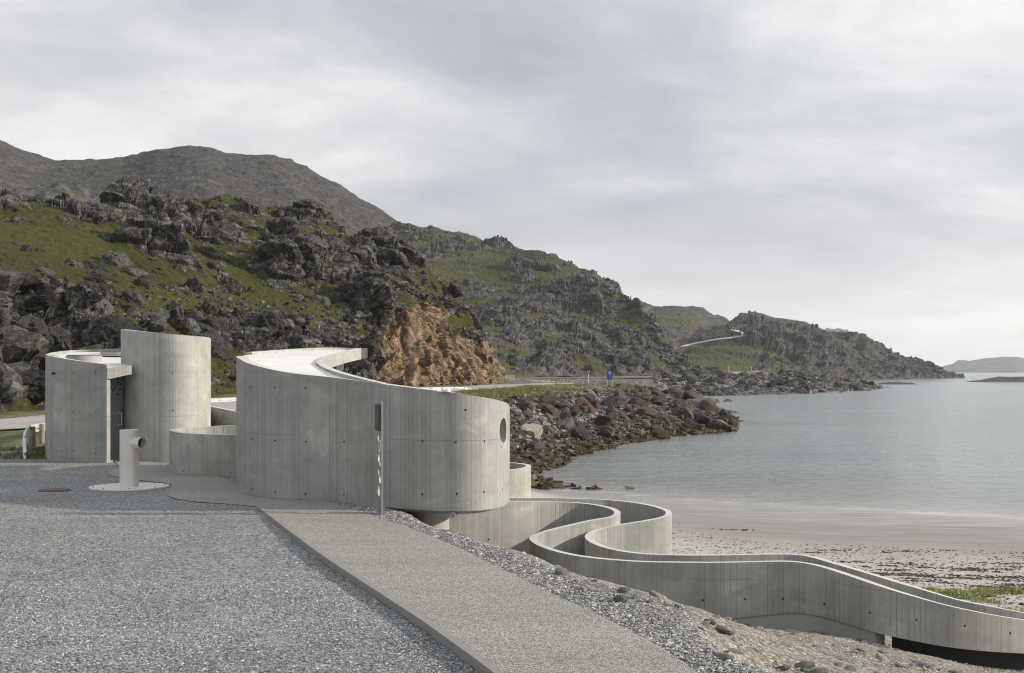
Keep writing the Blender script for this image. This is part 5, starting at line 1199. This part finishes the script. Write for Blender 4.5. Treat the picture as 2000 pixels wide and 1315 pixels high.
def talus():
    r = np.random.default_rng(31); i = np.where((U > -20) & (U < 1000) & (FR > .02) & (FR < 2.2))[0]; i = r.choice(i, 6000); s_ = r.choice([.08, .14, .2, .32], len(i))*(V[i, 1]/140)
    cutw = (U[i] > 690); keep = (r.random(len(i)) < np.where(cutw, ss(.5, .1, FR[i]), .5)); i, s_, cutw = i[keep], s_[keep], cutw[keep]
    col = np.where(cutw[:, None], pal(len(i), [(0, (.10, .06, .04)), (.6, (.24, .15, .09)), (1, (.4, .3, .22))], 5), pal(len(i), [(0, (.03, .029, .027)), (.7, (.075, .072, .067)), (1, (.17, .16, .15))], 6))
    chips('hillside_scree', V[i]+np.array([0, -.05, .08]), s_, col, seed=33, cube=True, flat=.8)
talus()

# ---- grass
def grass(name, x, y, hgt, colors, seed, spread=.06, per=5):
    r = np.random.default_rng(seed); n = len(x)*per; xi = np.repeat(x, per)+r.normal(0, spread, n); yi = np.repeat(y, per)+r.normal(0, spread, n)
    h = np.repeat(hgt, per)*r.uniform(.6, 1.2, n); g = CZ-ground_h(xi, yi)-.02; a = r.uniform(0, 3.14, n); w = h*r.uniform(.05, .12, n); lx, ly = r.normal(0, .28, n)*h, r.normal(0, .28, n)*h
    v = np.stack([np.stack([xi-np.cos(a)*w, yi-np.sin(a)*w, g], 1), np.stack([xi+np.cos(a)*w, yi+np.sin(a)*w, g], 1), np.stack([xi+lx, yi+ly, g+h], 1)], 1)
    f = np.arange(n*3).reshape(n, 3); col = np.repeat(np.concatenate([np.repeat(colors, per, 0), np.ones((n, 1))], 1)[:, None], 3, 1)
    o = mesh_np(name, v.reshape(-1, 3), f, M_BLADE, attrs={'col': ('FLOAT_COLOR', 'POINT', col.reshape(-1, 4))}); o['kind'] = 'stuff'
GC = [(0, (.07, .09, .02)), (.4, (.13, .17, .03)), (.75, (.20, .21, .06)), (1, (.30, .26, .12))]
r = np.random.default_rng(61)
px = r.uniform(-40, 92, 2600); z = r.uniform(34.8, 47, 2600); x = (px-CX)/F*z; k = fbm(np.stack([x, z, x*0], 1)*.7, 3, 7) > -.15; k &= ((px-95)*.55+47 > z) | (z < 40)
grass('verge_grass', x[k], z[k], r.uniform(.05, .16, k.sum()), pal(k.sum(), GC, 7), 8)
px = r.uniform(880, 1290, 24000); z = r.uniform(105, 235, 24000); x = (px-CX)/F*z; h = ground_h(x, z); k = (h > 2.3) & (h < 3.25) & (fbm(np.stack([x, z, x*0], 1)*.12, 3, 9) > -.12)
dist = np.min(np.abs(near_c[None, ::4, 0]-x[:, None])+np.abs(near_c[None, ::4, 1]-z[:, None])*.4, 1); k &= dist > 5.5
grass('roadside_grass', x[k], z[k], r.uniform(.2, .5, k.sum()), pal(k.sum(), GC, 9), 10, spread=.3)
px = r.uniform(1750, 2100, 5200); z = r.uniform(29.5, 37, 5200); x = (px-CX)/F*z; h = ground_h(x, z); py = YH+F*h/z
k = (py > 1150+.0*px) & (fbm(np.stack([x, z*1.5, x*0], 1)*.6, 3, 19)+ss(33.6, 31.5, z)*.5 > .12) & (px > 1790)
grass('beach_grass', x[k], z[k], r.uniform(.05, .15, k.sum()), pal(k.sum(), [(0, (.12, .17, .035)), (.5, (.20, .27, .05)), (1, (.34, .34, .13))], 11), 12, per=6)

# ------------------------------------------------------------------ haze
hz = bpy.data.materials.new('pale_sea_air'); hz.use_nodes = True; nt = hz.node_tree
for nd in list(nt.nodes):
    if nd.type == 'BSDF_PRINCIPLED': nt.nodes.remove(nd)
pv = nt.nodes.new('ShaderNodeVolumePrincipled'); pv.inputs['Color'].default_value = (.86, .91, .97, 1); pv.inputs['Density'].default_value = .00007; pv.inputs['Anisotropy'].default_value = .2
nt.links.new(pv.outputs[0], nt.nodes['Material Output'].inputs['Volume'])
bm = bmesh.new(); box(bm, (0, 0, 107.5), (25000, 25000, 230)); hzo = from_bm('haze', bm, hz); hzo['kind'] = 'stuff'
